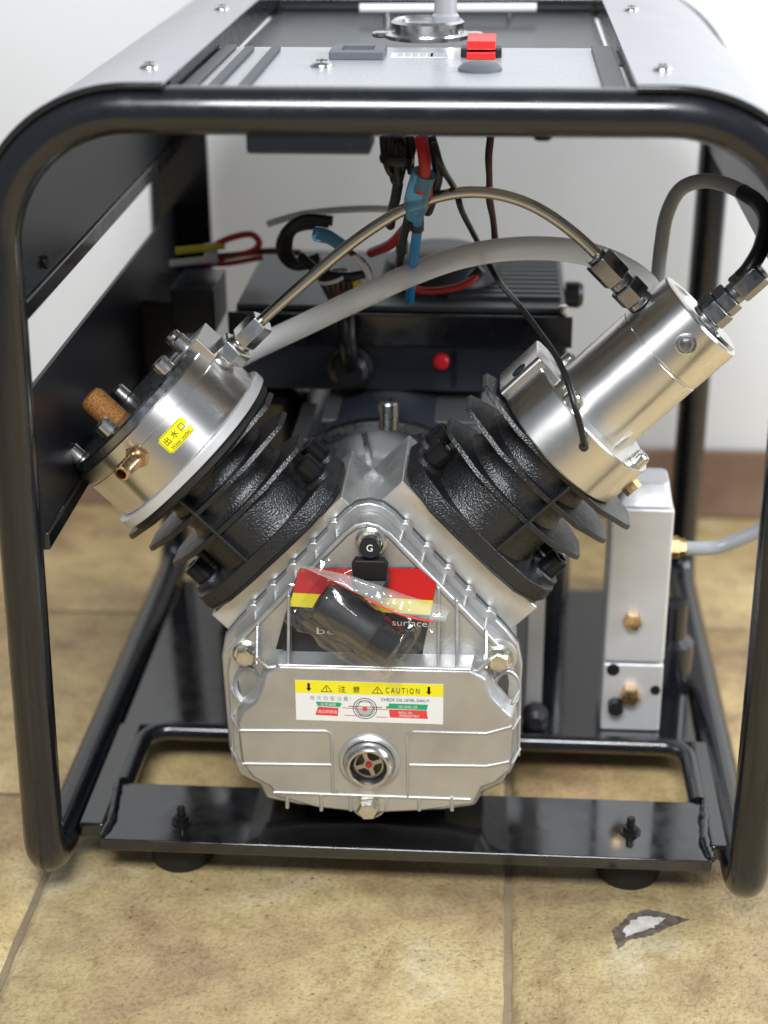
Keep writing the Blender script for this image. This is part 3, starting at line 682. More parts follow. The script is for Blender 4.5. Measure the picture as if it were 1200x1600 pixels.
# ------------------------------------------------------------------ cylinders
def cylinder(F_, w0, ws, du, sgn, lab):
    fl_ = [(du+sgn*0.005+sgn*a_, b_) for a_, b_ in ((-0.0765, -0.024), (-0.070, -0.036), (-0.048, -0.0525), (-0.02, -0.0555), (0.02, -0.0565), (0.046, -0.0535), (0.066, -0.042), (0.0745, -0.028), (0.0765, -0.014), (0.0765, 0.022), (0.05, 0.042), (-0.05, 0.042), (-0.0765, 0.022))]
    c_ = MB().add(prism(shrink(fl_, 0.003), w0, w0+0.004, fl_)).add(prism(fl_, w0+0.004, w0+0.0165, shrink(fl_, 0.0015)))
    cy = one((c_.v, c_.f), 'cylinder', M_['cast_black'], root, F_, bevel=0.001, angle=35, label=lab)
    wt = ws[-1]
    prof = []
    # barrel with hollow throat between the fins
    prof = [(0.054, w0+0.014), (0.0515, w0+0.020), (0.051, ws[0]-0.004), (0.0505, ws[0]+0.002)]
    for k in range(len(ws)-1):
        prof += [(0.0465, ws[k]+0.006), (0.0445, (ws[k]+ws[k+1])/2), (0.0465, ws[k+1]-0.003)]
    prof = [(r, z) for r, z in prof]; prof.append((0.048, wt))
    one(lathe(prof, 48), 'barrel', M_['cast_black'], cy, F_ @ T(du, 0, 0), angle=60)
    for k, wv in enumerate(ws):
        H = (0.073, 0.0765, 0.0805)[k]; fc = du+sgn*0.001
        o_ = [(fc+a_*H, b_) for a_, b_ in ((-1, -0.024), (-0.93, -0.030), (-0.55, -0.0495), (-0.2, -0.053), (0.2, -0.053), (0.55, -0.0495), (0.93, -0.030), (1, -0.024), (1, 0.004), (0.62, 0.030), (-0.62, 0.030), (-1, 0.004))]
        one(prism(o_, wv, wv+0.0042, shrink(o_, 0.0010)), 'fin', M_['cast_black'], cy, F_, bevel=0.0007)
    for uu, t in ((sgn*0.0145, 0.0024),):
        y0 = -0.0545
        one(span(uu+du-t/2, uu+du+t/2, y0, -0.02, w0+0.016, wt+0.001), 'web', M_['cast_black'], cy, F_, bevel=0.0006)
    for uu, vv in ((-0.0615, -0.015), (0.0665, -0.015), (-0.0615, 0.02), (0.0665, 0.02)) if sgn > 0 else ((0.0615, -0.015), (-0.0665, -0.015), (0.0615, 0.02), (-0.0665, 0.02)):
        one(lathe([(0.0135, 0), (0.013, 0.004), (0.0115, 0.005)], 24), 'bolt_boss', M_['cast_black'], cy, F_ @ T(du+uu, vv, w0+0.0155))
        inst(SOCK_BIG, 'cap_screw', F_ @ T(du+uu, vv, w0+0.0202) @ Matrix.Rotation(random.random(), 4, 'Z'), cy)
    return cy
cylR = cylinder(FR, 0.1165, (0.1625, 0.1865, 0.2075), -0.002, 1, 'finned black cast iron cylinder of the right bank')
cylL = cylinder(FL, 0.0965, (0.1415, 0.1635, 0.1815), 0.002, -1, 'finned black cast iron cylinder of the left bank')

# --- right head: stepped turned steel
uR = -0.0045
hd = framed(lathe([(0.060, 0.2125), (0.0615, 0.214), (0.0615, 0.2485), (0.0605, 0.2495), (0.040, 0.2497)], 72), 'cylinder_head', M_['turned'], root, FR @ T(uR, 0, 0), angle=30, label='stepped turned steel head of the right cylinder')
framed(lathe([(0.0385, 0.2495), (0.0385, 0.3165), (0.0378, 0.3172), (0.0378, 0.3182), (0.0385, 0.319), (0.0385, 0.356), (0.0372, 0.3572), (0.031, 0.3572), (0.030, 0.3555)], 72), 'head_barrel', M_['turned'], hd, FR @ T(uR, 0, 0), angle=30)
framed(prism(rrect(0.026, 0.044, 0.004, 4, uR-0.052, 0), 0.2135, 0.2535), 'port_lug', M_['turned'], hd, FR, bevel=0.0012)
one(lathe([(0.0062, 0), (0.0062, 0.0006), (0.004, 0.0006), (0.004, -0.001)], 24), 'port', M_['dark'], hd, FR @ along((uR-0.0652, -0.012, 0.234), (-1, 0, 0)))
for uu, vv in ((-0.030, -0.042), (0.0445, -0.028), (-0.03, 0.042), (0.0445, 0.028)):
    inst(SOCK_ST, 'cap_screw', FR @ T(uR+uu, vv, 0.2492), hd)
qp = FR @ Vector((uR-0.003, -0.0383, 0.340))
nrm = (FR.to_3x3() @ Vector((-0.08, -0.997, 0))).normalized()
one(lathe([(0.0078, -0.002), (0.0078, 0.0014), (0.0066, 0.0018), (0.0060, 0.0004), (0.0045, 0.0004)], 32), 'plug_ring', M_['steel'], hd, along(qp, nrm))
one(lathe([(0.0042, 0.0), (0.0042, 0.0026), (0.0034, 0.003)], 6), 'plug_screw', M_['nickel'], hd, along(qp, nrm))
one(cyl(0.0072, -0.004, 0.006, 6), 'brass_plug', M_['brass'], hd, along(FR @ Vector((uR+0.0595, -0.016, 0.232)), FR.to_3x3() @ Vector((1, -0.35, 0))))
def fitting(base, d, sizes, m, parent, name):
    z = 0; mb = MB()
    for kind, r, h in sizes:
        if kind == 'hex':
            mb.add(lathe([(r*0.93, z), (r, z+h*0.08), (r, z+h*0.92), (r*0.93, z+h)], 6, ph=0.35))
        else: mb.add(ccyl(r, z, z+h, 0.0006, 26))
        z += h+0.0001
    return one((mb.v, mb.f), name, m, parent, along(base, d), bevel=0.0006), z
dR = FR.to_3x3()
fitting(FR @ Vector((uR-0.038, -0.002, 0.332)), dR @ Vector((-1, 0, 0)), [('r', 0.010, 0.005), ('hex', 0.0125, 0.014), ('r', 0.0088, 0.006), ('hex', 0.0118, 0.022), ('r', 0.0075, 0.003)], M_['nickel'], hd, 'pipe_fitting')
fitting(FR @ Vector((uR+0.003, -0.004, 0.3572)), dR @ Vector((0, 0, 1)), [('r', 0.012, 0.004), ('hex', 0.0140, 0.012), ('hex', 0.0122, 0.010), ('r', 0.0085, 0.005), ('hex', 0.0115, 0.021), ('r', 0.0075, 0.003)], M_['nickel'], hd, 'pipe_fitting')
one(prism(supere(0.012, 0.018, 3, 28, uR+0.022, 0), 0.3573, 0.3592), 'end_flat', M_['steel'], hd, FR)

# --- left head
uL = 0.0030     # FL u points up-right
gk = supere(0.0765, 0.0765, 2.3, 64, uL, 0)
hl = framed(lathe([(0.0725, 0.2005), (0.0735, 0.2015), (0.0735, 0.2345), (0.0731, 0.235), (0.0731, 0.2358), (0.0735, 0.2362), (0.0735, 0.2465), (0.0725, 0.2475)], 80), 'cylinder_head', M_['turned'], root, FL @ T(uL, 0, 0), angle=30, label='turned steel head of the left cylinder with yellow label')
one(prism(gk, 0.1925, 0.2004), 'gasket_plate', M_['blockalu'], hl, FL, bevel=0.0008)
one(lathe([(0.0745, 0.1862), (0.0745, 0.1924)], 64), 'gasket', M_['rubber'], hl, FL @ T(uL, 0, 0))
one(lathe([(0.071, 0.2476), (0.071, 0.2535), (0.069, 0.255), (0.03, 0.2552)], 72), 'head_cap', M_['nickel'], hl, FL @ T(uL, 0, 0))
framed(prism([(0.036, -0.02), (0.0775, -0.02), (0.0775, 0.02), (0.036, 0.02)], 0.236, 0.2562), 'head_lug', M_['turned'], hl, FL @ T(uL, 0, 0), bevel=0.001)
for uu, vv in ((0.062, -0.010), (0.050, -0.038), (-0.008, -0.060), (-0.056, -0.030), (0.04, 0.046), (-0.03, 0.055)):
    inst(SOCK_ST, 'cap_screw', FL @ T(uL+uu, vv, 0.2552) @ Matrix.Scale(1.12, 4), hl)
one(lathe([(0.0105, 0.253), (0.0105, 0.280), (0.0085, 0.2835), (0.003, 0.2845)], 32), 'sintered_breather', M_['bronze'], hl, FL @ T(-0.0125, -0.022, 0), label='sintered bronze breather')
one(cyl(0.009, 0.2545, 0.2575, 6), 'breather_nut', M_['pink_brass'], hl, FL @ T(-0.0125, -0.022, 0))
dL = FL.to_3x3()
fitting(FL @ Vector((uL+0.0725, 0.0, 0.2285)), dL @ Vector((1, 0, 0)), [('r', 0.0095, 0.004), ('hex', 0.0135, 0.013), ('r', 0.0088, 0.004), ('hex', 0.0108, 0.023)], M_['steel'], hl, 'pipe_fitting')
# hose barb
bb = FL @ Vector((0.001, -0.0720, 0.231))
prof = [(0.0055, 0.0005)]
for k in range(5): prof += [(0.0064, 0.006+0.0042*k), (0.0054, 0.0098+0.0042*k)]
prof += [(0.0056, 0.0275), (0.0040, 0.0277), (0.0040, 0.008)]
bd = Vector((-0.25, -0.92, -0.14))
bo = one(lathe([(0.0092, -0.004), (0.0098, -0.003), (0.0098, 0.0035), (0.0092, 0.0045)], 6), 'hose_barb', M_['pink_brass'], hl, along(bb, bd, 0.4))
mb = MB(); mb.add(lathe(prof, 28, cap=False)); mb.add(cyl(0.0040, 0.007, 0.008, 20))
one((mb.v, mb.f), 'barb_tube', M_['pink_brass'], hl, along(bb, bd), angle=50)
# small yellow label wrapped on the head: outline with a nick, printed text
lm = MB(); Rl = 0.0738
def lv(s, t, lift=0.0):
    s *= 0.78; t *= 0.80   # s along u (arc, up-right), t along the axis (up-left); centre of the label
    a = s/Rl; ca = rad(-90)+a+0.40
    return FL @ Vector((uL+(Rl+lift)*math.cos(ca), (Rl+lift)*math.sin(ca), 0.2215+t))
outl = rrect(0.033, 0.0185, 0.0025, 4); outl = [p for p in outl if p[0] < 0.014 or abs(p[1]) > 0.0085]
hw, hh = 0.0165, 0.00925
strip = [(-hw+2*hw*k/14, -hh+(0.002 if k in (0, 14) else 0), hh-(0.002 if k in (0, 14) else 0)) for k in range(15)]
v, f = [], []
for k, (s_, t0, t1) in enumerate(strip):
    if k > 11: t0b, t1b = t0, t1
    v += [lv(s_, t0), lv(s_, t1)]
f = [(2*k, 2*k+1, 2*k+3, 2*k+2) for k in range(14)]
v2, f2 = [], []
nick = 12
lm.add((v[:2*nick], f[:nick-1]), 0)
vv_ = [];
for k in range(nick-1, 15):
    s_, t0, t1 = strip[k]; vv_ += [lv(s_, t0), lv(s_, -0.0022), lv(s_, 0.0008), lv(s_, t1)]
ff_ = []
for k in range(len(vv_)//4-1):
    ff_ += [(4*k, 4*k+1, 4*k+5, 4*k+4), (4*k+2, 4*k+3, 4*k+7, 4*k+6)]
lm.add((vv_, ff_), 0)
def ltx(t, s0, t0, size, wide):
    v, f = text(t, 1.0); xs = [p[0] for p in v]; ys = [p[1] for p in v]
    k = size/(max(ys)-min(ys)); kx = wide/(max(xs)-min(xs)); mx_, my_ = (max(xs)+min(xs))/2, (max(ys)+min(ys))/2
    lm.add(([lv((p[0]-mx_)*kx+s0, (p[1]-my_)*k+t0, 0.0002) for p in v], f), 1)
ltx('出 水 口', -0.0005, 0.0022, 0.0072, 0.025); ltx('Water outlet', 0.0, -0.0055, 0.0032, 0.024)
for a_, b_2 in (((-0.0155, 0.0082), (0.0135, 0.0082)), ((-0.0155, -0.0082), (0.0155, -0.0082))):
    lm.add(([lv(a_[0]+(b_2[0]-a_[0])*k/10, a_[1]+d, 0.0002) for k in range(11) for d in (0, 0.0004)], [(2*k, 2*k+1, 2*k+3, 2*k+2) for k in range(10)]), 1)
lm.add(([lv(-0.0155+d, t, 0.0002) for t in (-0.0082, 0.0086) for d in (0, 0.0004)], [(0, 1, 3, 2)]), 1)
build(lm, 'outlet_label', [M_['yellow'], M_['black']], hl, angle=0, label='small yellow water outlet label', normals=False)

# ------------------------------------------------------------------ pipes and hoses
def pipe(pts, r, name, m, k=12, n=14, label=None, parent=None):
    path = catmull([P(a, b, Y=c) for a, b, c in pts], k)
    return one(tube(path, r, n), name, M_[m], parent or root, angle=70, label=label)
pipe([(392, 518, .125), (420, 491, .125), (480, 438, .125), (560, 372, .125), (630, 328, .125), (690, 306, .125), (745, 300, .125), (800, 309, .125), (850, 331, .125), (900, 367, .125), (940, 405, .124), (962, 428, .123)], 0.0043, 'steel_pipe', 'tubing', n=18, label='bent stainless pipe joining both heads')
pipe([(330, 582, .20), (390, 548, .20), (470, 510, .20), (560, 467, .20), (640, 430, .20), (720, 402, .20), (800, 389, .20), (880, 390, .20), (950, 407, .20), (1005, 440, .20), (1030, 480, .20)], 0.0092, 'clear_hose', 'hose', n=24, label='milky clear plastic hose arching behind the heads')
pipe([(1158, 434, .121), (1172, 418, .121), (1190, 385, .13), (1197, 345, .15), (1185, 318, .17), (1160, 300, .19)], 0.0062, 'rubber_pipe', 'wire_black', n=16, label='black pipe rising from the right head')
pipe([(1160, 300, .19), (1130, 287, .205), (1095, 283, .215), (1062, 297, .22), (1042, 335, .22), (1033, 385, .22), (1028, 440, .22), (1026, 480, .22)], 0.0058, 'grey_hose', 'greyhose', n=16, label='grey hose looping down behind the right head')
pipe([(678, 222, .10), (690, 260, .10), (712, 298, .14), (722, 330, .15), (745, 375, .25), (760, 405, .24), (780, 440, .22), (812, 478, .16), (845, 522, .12), (872, 562, .085), (888, 600, .066), (900, 640, .055), (910, 680, .056), (912, 700, .064)], 0.0024, 'sensor_wire', 'wire_black', n=10)
q = P(912, 698, Y=0.062)
one(lathe([(0.0034, -0.003), (0.0034, 0.002), (0.0024, 0.003)], 16), 'sensor_plug', M_['rubber'], root, along(q, (0.1, -1, 0.2)))

# ------------------------------------------------------------------ motor and electrics behind
MC = Vector((-0.030, 0, 0.232)); MR = 0.106
my = lambda y: along((MC.x, y, MC.z), (0, 1, 0))
mo = one(lathe([(0.060, 0.232), (0.095, 0.236), (MR-0.004, 0.252), (MR-0.004, 0.45), (0.09, 0.465), (0.03, 0.47)], 56), 'motor', M_['dark_panel'], root, my(0), label='dark electric motor behind the crankcase')
one(lathe([(0.098, 0.218), (MR, 0.219), (MR+0.001, 0.226), (MR-0.003, 0.230), (0.098, 0.230)], 64, cap=False), 'end_ring', M_['nickel'], mo, my(0))
one(lathe([(0.045, 0.236), (0.097, 0.222), (0.0985, 0.2225), (0.0985, 0.226)], 56, cap=False), 'end_bell', M_['dull_bell'], mo, my(0))
for k in range(10):
    a = 2*math.pi*k/10+0.15
    one(span(0.045, 0.098, -0.002, 0.002, 0.219, 0.23), 'bell_rib', M_['nickel'], mo, my(0) @ Matrix.Rotation(a, 4, 'Z'))
q = P(607, 668, Y=0.222)
one(lathe([(0.0085, 0), (0.0085, 0.022), (0.0075, 0.0235), (0.004, 0.0237), (0.004, 0.02)], 24), 'eye_stub', M_['nickel'], mo, T(q))
a, b_ = P(502, 655, Y=0.255), P(752, 655, Y=0.255)
one(span(a.x, b_.x, 0.255, 0.335, a.z-0.004, a.z), 'mount_plate', M_['lid'], mo, bevel=0.001)
a, b_ = P(455, 686, Y=0.25), P(730, 686, Y=0.25)
one(span(a.x, b_.x, 0.25, 0.34, a.z-0.004, a.z), 'mount_plate', M_['lid'], mo, bevel=0.001)
for x in (-0.10, 0.04):
    one(span(x-0.02, x+0.02, 0.27, 0.43, 0.0446, 0.15), 'motor_foot', M_['black_paint'], mo, bevel=0.003)
one(span(-0.09, 0.03, 0.10, 0.23, 0.0446, 0.066), 'crankcase_foot', M_['black_paint'], root, bevel=0.003)

# controller box
bxY = 0.305; z1 = 0.403; z0 = 0.333; x0, x1 = -0.166, 0.124
pb = one(span(x0, x1, bxY, bxY+0.19, z0, z1), 'controller_box', M_['dark_panel'], root, bevel=0.003, label='black controller box behind the heads')
one(span(x0+0.002, x1-0.002, bxY+0.006, bxY+0.188, z1+0.0005, z1+0.006), 'lid', M_['lid'], pb, bevel=0.002)
one(span(x0-0.004, x1+0.004, bxY-0.005, bxY-0.0005, z1-0.026, z1+0.002), 'front_flange', M_['black_paint'], pb, bevel=0.0015)
for k in range(9):
    one(span(0.02, x1-0.006, bxY+0.03+0.014*k, bxY+0.037+0.014*k, z1+0.0062, z1+0.0095), 'cooling_rib', M_['lid'], pb)
q = P(690, 564, Y=bxY-0.001); one(lathe([(0.0072, 0), (0.0072, 0.004), (0.005, 0.006), (0.001, 0.0065)], 24), 'red_button', M_['red_button'], pb, along(q, (0, -1, 0)))
q = P(548, 572, Y=bxY-0.001); one(lathe([(0.02, 0), (0.02, 0.004), (0.0165, 0.006), (0.0165, 0.016), (0.012, 0.02)], 28), 'cable_gland', M_['plastic'], pb, along(q, (0, -1, 0)))
one(span(0.0235, 0.0285, bxY-0.0065, bxY-0.0052, z0+0.004, z1-0.03), 'seam_strip', M_['black_paint'], pb)
for x in (x1+0.0005, ): one(lathe([(0.012, 0), (0.012, 0.012), (0.009, 0.016)], 20), 'side_knob', M_['plastic'], pb, along((x, bxY+0.09, z1-0.006), (1, 0, 0)))
one(ccyl(0.004, 0, 0.008, 0.001, 14), 'lid_screw', M_['steel'], pb, T(x1-0.004, bxY+0.003, z1+0.002))
q = P(690, 385, Y=0.40)
one(lathe([(0.052, 0), (0.054, 0.004), (0.050, 0.020), (0.035, 0.028), (0.01, 0.030)], 40), 'round_cover', M_['plastic'], pb, T(q.x, q.y, z1+0.0062))
pipe([(535, 470, .29), (541, 505, .275), (545, 545, .27), (548, 572, .29)], 0.0075, 'power_cable', 'wire_black', label='thick black cable')

# left rear electrics
q0, q1 = P(178, 470, Y=0.36), P(292, 600, Y=0.36)
one(span(q0.x, q1.x, 0.36, 0.46, q1.z, q0.z), 'junction_box', M_['plastic'], root, bevel=0.004, label='black junction box by the left side')
q0, q1 = P(265, 452, Y=0.33), P(335, 490, Y=0.33)
one(span(q0.x, q1.x, 0.33, 0.40, q1.z-0.02, q0.z), 'terminal_strip', M_['dark_panel'], root, bevel=0.002)
q = P(330, 430, Y=0.42)
one(span(-0.215, -0.12, 0.40, 0.52, 0.0446, 0.30), 'water_tank', M_['black_paint'], root, bevel=0.02, label='dark tank behind the left cylinder')

# --- wires
def wire(pts, m, r=0.0021, name='wire'): return pipe(pts, r, name, m, k=8, n=9)
for px, m in (((265, 412, .36), 'wire_white'), ((275, 392, .37), 'wire_yellow')):
    wire([px, (px[0]+40, px[1]-4, .37), (px[0]+75, px[1]-8, .38)], m, 0.0034, 'wire_end')
wire([(330, 386, .38), (360, 372, .38), (392, 366, .38), (405, 380, .38), (390, 394, .38), (340, 404, .38)], 'wire_red', 0.003)
wire([(322, 402, .38), (370, 398, .38), (420, 392, .39), (470, 395, .39)], 'wire_brown', 0.003)
wire([(300, 410, .375), (350, 412, .38), (410, 402, .39)], 'wire_red', 0.0026)
# bundle hanging under the panel
for k in range(7):
    dx = [-14, -8, -3, 3, 8, 13, 0][k]; yb = [272, 284, 290, 286, 278, 262, 280][k]
    wire([(616+dx*1.3, 214, .12+.004*k), (616+dx*1.2, 235, .115), (618+dx, 258, .112+.003*(k % 3)), (621+dx*0.6, yb, .114), (627+dx*0.5, yb-18, .12), (628+dx*1.3, 238, .122), (624+dx*1.4, 214, .125)], 'wire_black', 0.0024)
wire([(640, 214, .12), (644, 245, .115), (641, 270, .118), (636, 235, .12), (632, 214, .12)], 'wire_black', 0.002)
one(lathe([(0.012, -0.003), (0.0128, 0), (0.012, 0.003)], 24, cap=False), 'cable_tie', M_['plastic'], root, along(P(620, 248, Y=.116), (0.1, 0, 1)))
wire([(622, 288, .125), (618, 310, .14), (613, 330, .17), (610, 352, .22)], 'wire_black', 0.004)
wire([(657, 214, .11), (662, 240, .105), (664, 262, .105), (661, 282, .108), (655, 300, .11)], 'wire_red', 0.0046)
wire([(672, 214, .12), (680, 240, .118), (684, 270, .12), (678, 300, .13), (668, 330, .16)], 'wire_black', 0.0042)
wire([(664, 214, .118), (668, 236, .118), (676, 216, .119)], 'wire_blue', 0.003)
wire([(664, 268, .112), (668, 290, .115), (664, 318, .13), (640, 350, .17), (612, 380, .22), (580, 395, .27)], 'wire_red', 0.0042)
sl = [(648, 338, .128), (650, 318, .122), (654, 300, .117), (659, 282, .112), (663, 270, .110)]
path = catmull([P(*p[:2], Y=p[2]) for p in sl], 4)
one(tube(path, [0.0068+0.0022*math.sin(min(1, i/5)*1.5) for i in range(len(path))], 14), 'blue_sleeve', M_['blue_sleeve'], root, angle=60, label='blue insulating sleeve on the hanging wires')
wire([(650, 335, .13), (652, 355, .14), (648, 390, .17), (644, 425, .21), (640, 470, .27)], 'wire_blue', 0.0038)
wire([(640, 330, .135), (632, 365, .16), (626, 400, .2), (622, 440, .26)], 'wire_black', 0.0032)
wire([(628, 384, .25), (624, 420, .27), (650, 452, .28), (700, 452, .28), (735, 440, .28), (748, 425, .29)], 'wire_red', 0.003)
for d in (0, 3.2):
    wire([(765+d, 214, .16), (762+d, 245, .16), (764+d*0.5, 280, .165), (763+d*1.2, 310, .18), (770+d*0.6, 345, .2), (772+d, 376, .24)], 'wire_brown' if d else 'wire_black', 0.0021)
# loops left of the pipe
for k, (r, m) in enumerate(((0.0045, 'wire_black'), (0.004, 'wire_black'), (0.0035, 'wire_black'))):
    wire([(520-6*k, 345+4*k, .30), (475, 342+6*k, .30), (445+5*k, 365, .30), (440+6*k, 395, .31), (462+3*k, 415-3*k, .32), (500, 408-4*k, .32)], m, r)
for d, m in ((0, 'wire_black'), (5, 'wire_brown'), (10, 'wire_white')):
    wire([(500+d*0.5, 364+d*0.6, .24), (525+d*0.5, 378+d*0.6, .235), (550+d*0.6, 396+d*0.6, .23), (572+d*0.2, 415+d, .24), (580, 440+d*0.4, .27)], m, 0.0026)
path = catmull([P(492, 365, Y=.238), P(515, 371, Y=.234), P(545, 392, Y=.229)], 5)
one(tube(path, [0.0058+0.0004*math.sin(i*0.7) for i in range(len(path))], 12), 'blue_sleeve', M_['blue_sleeve'], root, angle=60)
wire([(418, 350, .36), (470, 335, .36), (530, 328, .36), (590, 326, .36), (650, 330, .37)], 'wire_white', 0.003)
for k in range(5):
    wire([(495+14*k, 415+4*k, .27), (505+10*k, 440, .265), (520+7*k, 470+3*k, .27), (528+5*k, 495, .29)], ['wire_black', 'wire_black', 'wire_brown', 'wire_black', 'wire_black'][k], 0.0036)
wire([(556, 438, .262), (560, 448, .262), (562, 458, .268)], 'wire_yellow', 0.004)
wire([(470, 400, .28), (500, 425, .27), (540, 432, .26), (570, 428, .26)], 'wire_black', 0.004)

# crimp sleeves and ties along the looms
for px, py, Y, d in ((330, 388, .38, (1, 0, 0.1)), (330, 404, .378, (1, 0, 0)), (652, 350, .138, (0, 0.2, -1)), (628, 385, .25, (0, 0, 1)), (745, 428, .288, (0.6, 0, 0.7))):
    one(lathe([(0.0042, -0.006), (0.0050, -0.005), (0.0050, 0.005), (0.0042, 0.006)], 16), 'crimp_sleeve', M_['wire_white'] if px < 400 else M_['plastic'], root, along(P(px, py, Y=Y), d))
for px, py, Y in ((503, 432, .266), (527, 482, .276)):
    one(lathe([(0.013, -0.0016), (0.0138, 0), (0.013, 0.0016)], 22, cap=False), 'cable_tie', M_['wire_white'], root, along(P(px+18, py, Y=Y), (0.3, 0.1, -1)))
# ------------------------------------------------------------------ filter manifold on the right
Ym = 0.221
a, b_ = P(945, 1139, Z=0.0448), P(1043, 1139, Z=0.0448)
xm0, xm1 = 0.164, 0.2165
zmid = P(990, 1037, Y=Ym).z; ztop = P(990, 775, Y=Ym).z
mf = one(span(xm0, xm1, Ym, Ym+0.055, zmid+0.0008, ztop-0.012), 'filter_block', M_['blockalu'], root, bevel=0.003, label='upright aluminium filter block beside the crankcase')
one(span(xm0, xm1, Ym, Ym+0.055, 0.0448, zmid-0.0008), 'valve_block', M_['blockalu'], mf, bevel=0.002)
one(prism(rrect(0.050, 0.050, 0.006, 4, (xm0+xm1)/2, Ym+0.0275), ztop-0.0119, ztop+0.006, rrect(0.036, 0.034, 0.006, 4, (xm0+xm1)/2+0.004, Ym+0.032)), 'filter_cap', M_['blockalu'], mf, bevel=0.0015)
def onman(px, py): return P(px, py, Y=Ym)
one(lathe([(0.0085, 0), (0.0085, 0.006), (0.0075, 0.008), (0.003, 0.0085)], 6), 'brass_plug', M_['pink_brass'], mf, along(onman(988, 968), (0, -1, 0)))
one(lathe([(0.0095, 0), (0.0095, 0.008), (0.008, 0.010), (0.004, 0.0104)], 6), 'brass_plug', M_['pink_brass'], mf, along(onman(984, 1083), (0, -1, 0)))
one(lathe([(0.0068, 0), (0.0068, 0.010), (0.004, 0.0102)], 18), 'outlet_port', M_['plastic'], mf, along(onman(961, 1100), (0, -1, 0)))
one(lathe([(0.0058, 0), (0.0058, 0.001), (0.004, 0.0012)], 18), 'outlet_port', M_['dark'], mf, along(onman(958, 1046), (0, -1, 0)))
one(lathe([(0.0045, 0), (0.0045, 0.001), (0.003, 0.0012)], 18), 'outlet_port', M_['dark'], mf, along(onman(1024, 1078), (0, -1, 0)))
q = P(1052, 855, Y=Ym+0.026)
one(lathe([(0.010, 0), (0.010, 0.008), (0.008, 0.009), (0.008, 0.014)], 6), 'hose_nut', M_['brass'], mf, along((xm1+0.0002, Ym+0.026, q.z), (1, 0, 0)))
pipe([(1055, 855, Ym+0.026), (1085, 857, Ym+0.026), (1120, 855, Ym+0.03), (1155, 843, Ym+0.03), (1190, 826, Ym+0.03), (1225, 800, Ym+0.03)], 0.0062, 'grey_hose', 'greyhose', parent=root)
# silver upright and knob left of the block
a, b_ = P(826, 940, Y=0.24), P(846, 1105, Y=0.24)
st = one(span(a.x, b_.x, 0.24, 0.28, b_.z, a.z+0.03), 'upright_strip', M_['blockalu'], root, bevel=0.001)
one(lathe([(0.010, 0), (0.012, 0.006), (0.011, 0.022), (0.006, 0.026)], 22), 'knob', M_['plastic'], st, along(P(836, 1112, Y=0.238), (0, -1, 0.1)))
one(lathe([(0.02, 0), (0.02, 0.05), (0.012, 0.056), (0.012, 0.09)], 24), 'valve_stem', M_['black_paint'], root, T(0.232, 0.30, 0.0446), label='black valve behind the filter block')
one(lathe([(0.019, 0), (0.019, 0.12), (0.016, 0.124)], 24), 'capacitor', M_['black_paint'], root, T(0.118, 0.34, 0.0446), label='black capacitor standing on the rear plate')

# ------------------------------------------------------------------ loose bag with a threaded plug lying on the cover's ledge
A = P(505, 938, Y=0.036); B = P(612, 1010, Y=0.030)
ax = (B-A).normalized(); up = Vector((0, -0.93, 0.36)); up = (up-ax*up.dot(ax)).normalized(); sd = up.cross(ax)
BF = frame((A+B)/2, ax, sd, up)
Lp = (B-A).length
plug = bpy.data.objects.new('breather_plug', None); place(plug, None, T((A+B)/2)); plug.empty_display_size = 0.02
plug['label'] = 'black threaded plastic plug inside the clear bag'; plug['category'] = 'plug'
PF = along((A+B)/2, ax)
one(lathe([(0.003, -Lp/2-0.004), (0.012, -Lp/2-0.003), (0.0155, -Lp/2+0.003), (0.0165, -Lp/2+0.010), (0.0165, 0.006), (0.0175, 0.008), (0.0175, 0.013), (0.013, 0.015)], 36), 'body', M_['matt_plastic'], plug, PF)
prof = [(0.0115, 0.014)]
for k in range(8): prof += [(0.0135, 0.0155+0.0023*k), (0.0119, 0.01665+0.0023*k)]
prof += [(0.0118, Lp/2+0.002), (0.009, Lp/2+0.004), (0.0085, Lp/2-0.004)]
one(lathe(prof, 30), 'thread', M_['matt_plastic'], plug, PF, angle=25)

def bag_mat(dif=0.02):
    m = bpy.data.materials.new('clear_film'); m.use_nodes = True; nt = m.node_tree; N = nt.nodes; L = nt.links
    for n in list(N):
        if n.type != 'OUTPUT_MATERIAL': N.remove(n)
    out = [n for n in N if n.type == 'OUTPUT_MATERIAL'][0]
    tr = N.new('ShaderNodeBsdfTransparent'); tr.inputs[0].default_value = (0.93, 0.93, 0.93, 1)
    gl = N.new('ShaderNodeBsdfGlossy'); gl.inputs['Roughness'].default_value = 0.05; gl.inputs['Color'].default_value = (1, 1, 1, 1)
    df = N.new('ShaderNodeBsdfDiffuse'); df.inputs['Color'].default_value = (0.75, 0.74, 0.72, 1)
    fr = N.new('ShaderNodeFresnel'); fr.inputs['IOR'].default_value = 1.55
    mu = N.new('ShaderNodeMath'); mu.operation = 'MULTIPLY_ADD'; mu.inputs[1].default_value = 1.0; mu.inputs[2].default_value = 0.015; mu.use_clamp = True; mn = N.new('ShaderNodeMath'); mn.operation = 'MINIMUM'; mn.inputs[1].default_value = 0.16; L.new(fr.outputs[0], mn.inputs[0]); L.new(mn.outputs[0], mu.inputs[0])
    m1 = N.new('ShaderNodeMixShader'); m1.inputs[0].default_value = dif; L.new(tr.outputs[0], m1.inputs[1]); L.new(df.outputs[0], m1.inputs[2])
    m2 = N.new('ShaderNodeMixShader'); L.new(mu.outputs[0], m2.inputs[0]); L.new(m1.outputs[0], m2.inputs[1]); L.new(gl.outputs[0], m2.inputs[2])
    L.new(m2.outputs[0], out.inputs[0]); return m
M_['film'] = bag_mat(); M_['film_white'] = bag_mat(0.30)
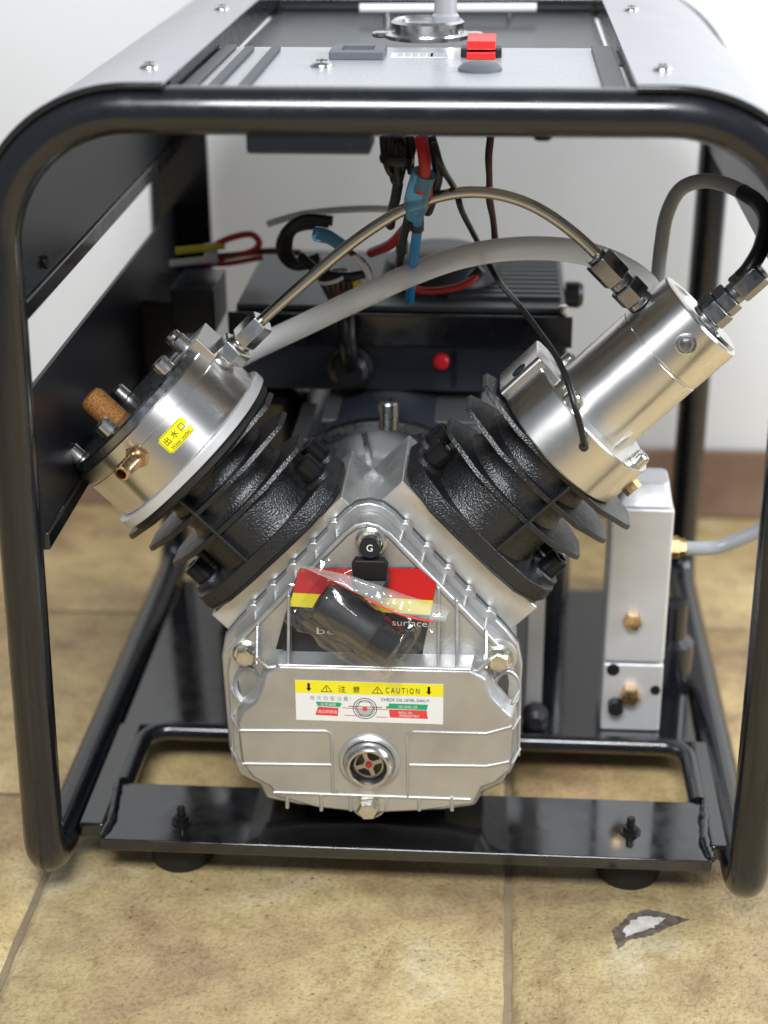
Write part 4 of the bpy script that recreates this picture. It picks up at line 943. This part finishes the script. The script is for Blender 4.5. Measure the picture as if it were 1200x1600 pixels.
# the bag: crumpled film wrapped round the plug, zip edge running along its upper side
def bag_sheet(front):
    nu, nv = 150, 110; v = []; f = []; S0, S1, T0, T1 = -0.064, 0.053, -0.030, 0.029
    fold = lambda p, k, sc: 1-abs(2*noise.noise(Vector((p.x*sc+k, p.y*sc*1.7, k*1.3))))      # sharp creases
    for i in range(nu+1):
        for j in range(nv+1):
            a_, b2 = i/nu, j/nv
            # uneven outline
            s = S0+(S1-S0)*a_; t = T0+(T1-T0)*b2
            s += 0.007*noise.noise(Vector((t*70, 1.7, 4)))*(2*a_-1)**2; t += 0.006*noise.noise(Vector((s*60, 6.1, 2)))*(2*b2-1)**2
            t *= 1-0.25*max(0, a_-0.75)-0.25*max(0, 0.2-a_)
            p = Vector((s, t))
            rp = 0.0192
            fall = max(0.0, min(1.0, 1-(abs(s)-Lp/2)/0.014)); fall = fall*fall*(3-2*fall)
            d = abs(t)
            body = (math.sqrt(rp*rp-d*d) if d < rp*0.80 else rp*0.6*math.exp(-(d-rp*0.8)/0.006))*fall
            wr = 0.0052*(fold(p, 2.0, 22)-0.6)+0.0010*(fold(p, 8.0, 52)-0.6)
            near = 1-0.55*math.exp(-((d/0.012)**2))*fall
            h = body+wr*near-0.004*(1-fall)
            if not front: h = -0.012*fall-0.002+0.3*wr
            v.append(BF @ Vector((s, t, h)))
    for i in range(nu):
        for j in range(nv):
            a_ = i*(nv+1)+j; f.append((a_, a_+1, a_+nv+2, a_+nv+1))
    return v, f
bag = bpy.data.objects.new('plastic_bag', None); place(bag, None, T(P(560, 1030, Y=0.04))); bag.empty_display_size = 0.02
bag['label'] = 'small crumpled clear zip bag lying on the cover of the crankcase'; bag['category'] = 'bag'
sh = build(MB().add(bag_sheet(True)), 'film', M_['film'], bag, angle=55, normals=False)
# flap above the zip and the red zip line
zp = [P(x, y, Y=Y) for x, y, Y in ((475, 886, .044), (520, 908, .030), (570, 934, .024), (620, 957, .022), (660, 968, .024), (694, 972, .030))]
up2 = [P(x, y, Y=Y) for x, y, Y in ((470, 884, .046), (530, 893, .036), (590, 912, .030), (640, 930, .028), (690, 944, .030), (705, 952, .034))]
za, zb = catmull(zp, 10), catmull(up2, 10); v = []; f = []; m_ = 8
for i in range(len(za)):
    for j in range(m_+1):
        q = za[i].lerp(zb[i], j/m_); n_ = noise.noise(q*130); q = q+Vector((0.0, -0.003*n_-0.002*math.sin(j*0.9), 0.002*n_)); v.append(q)
for i in range(len(za)-1):
    for j in range(m_):
        k = i*(m_+1)+j; f.append((k, k+1, k+m_+2, k+m_+1))
build(MB().add((v, f)), 'flap', M_['film_white'], bag, angle=60, normals=False)
one(tube([p+Vector((0, -0.001, 0)) for p in za[20:46]], 0.0007, 8), 'zip_line', M_['soft_red'], bag, angle=70)
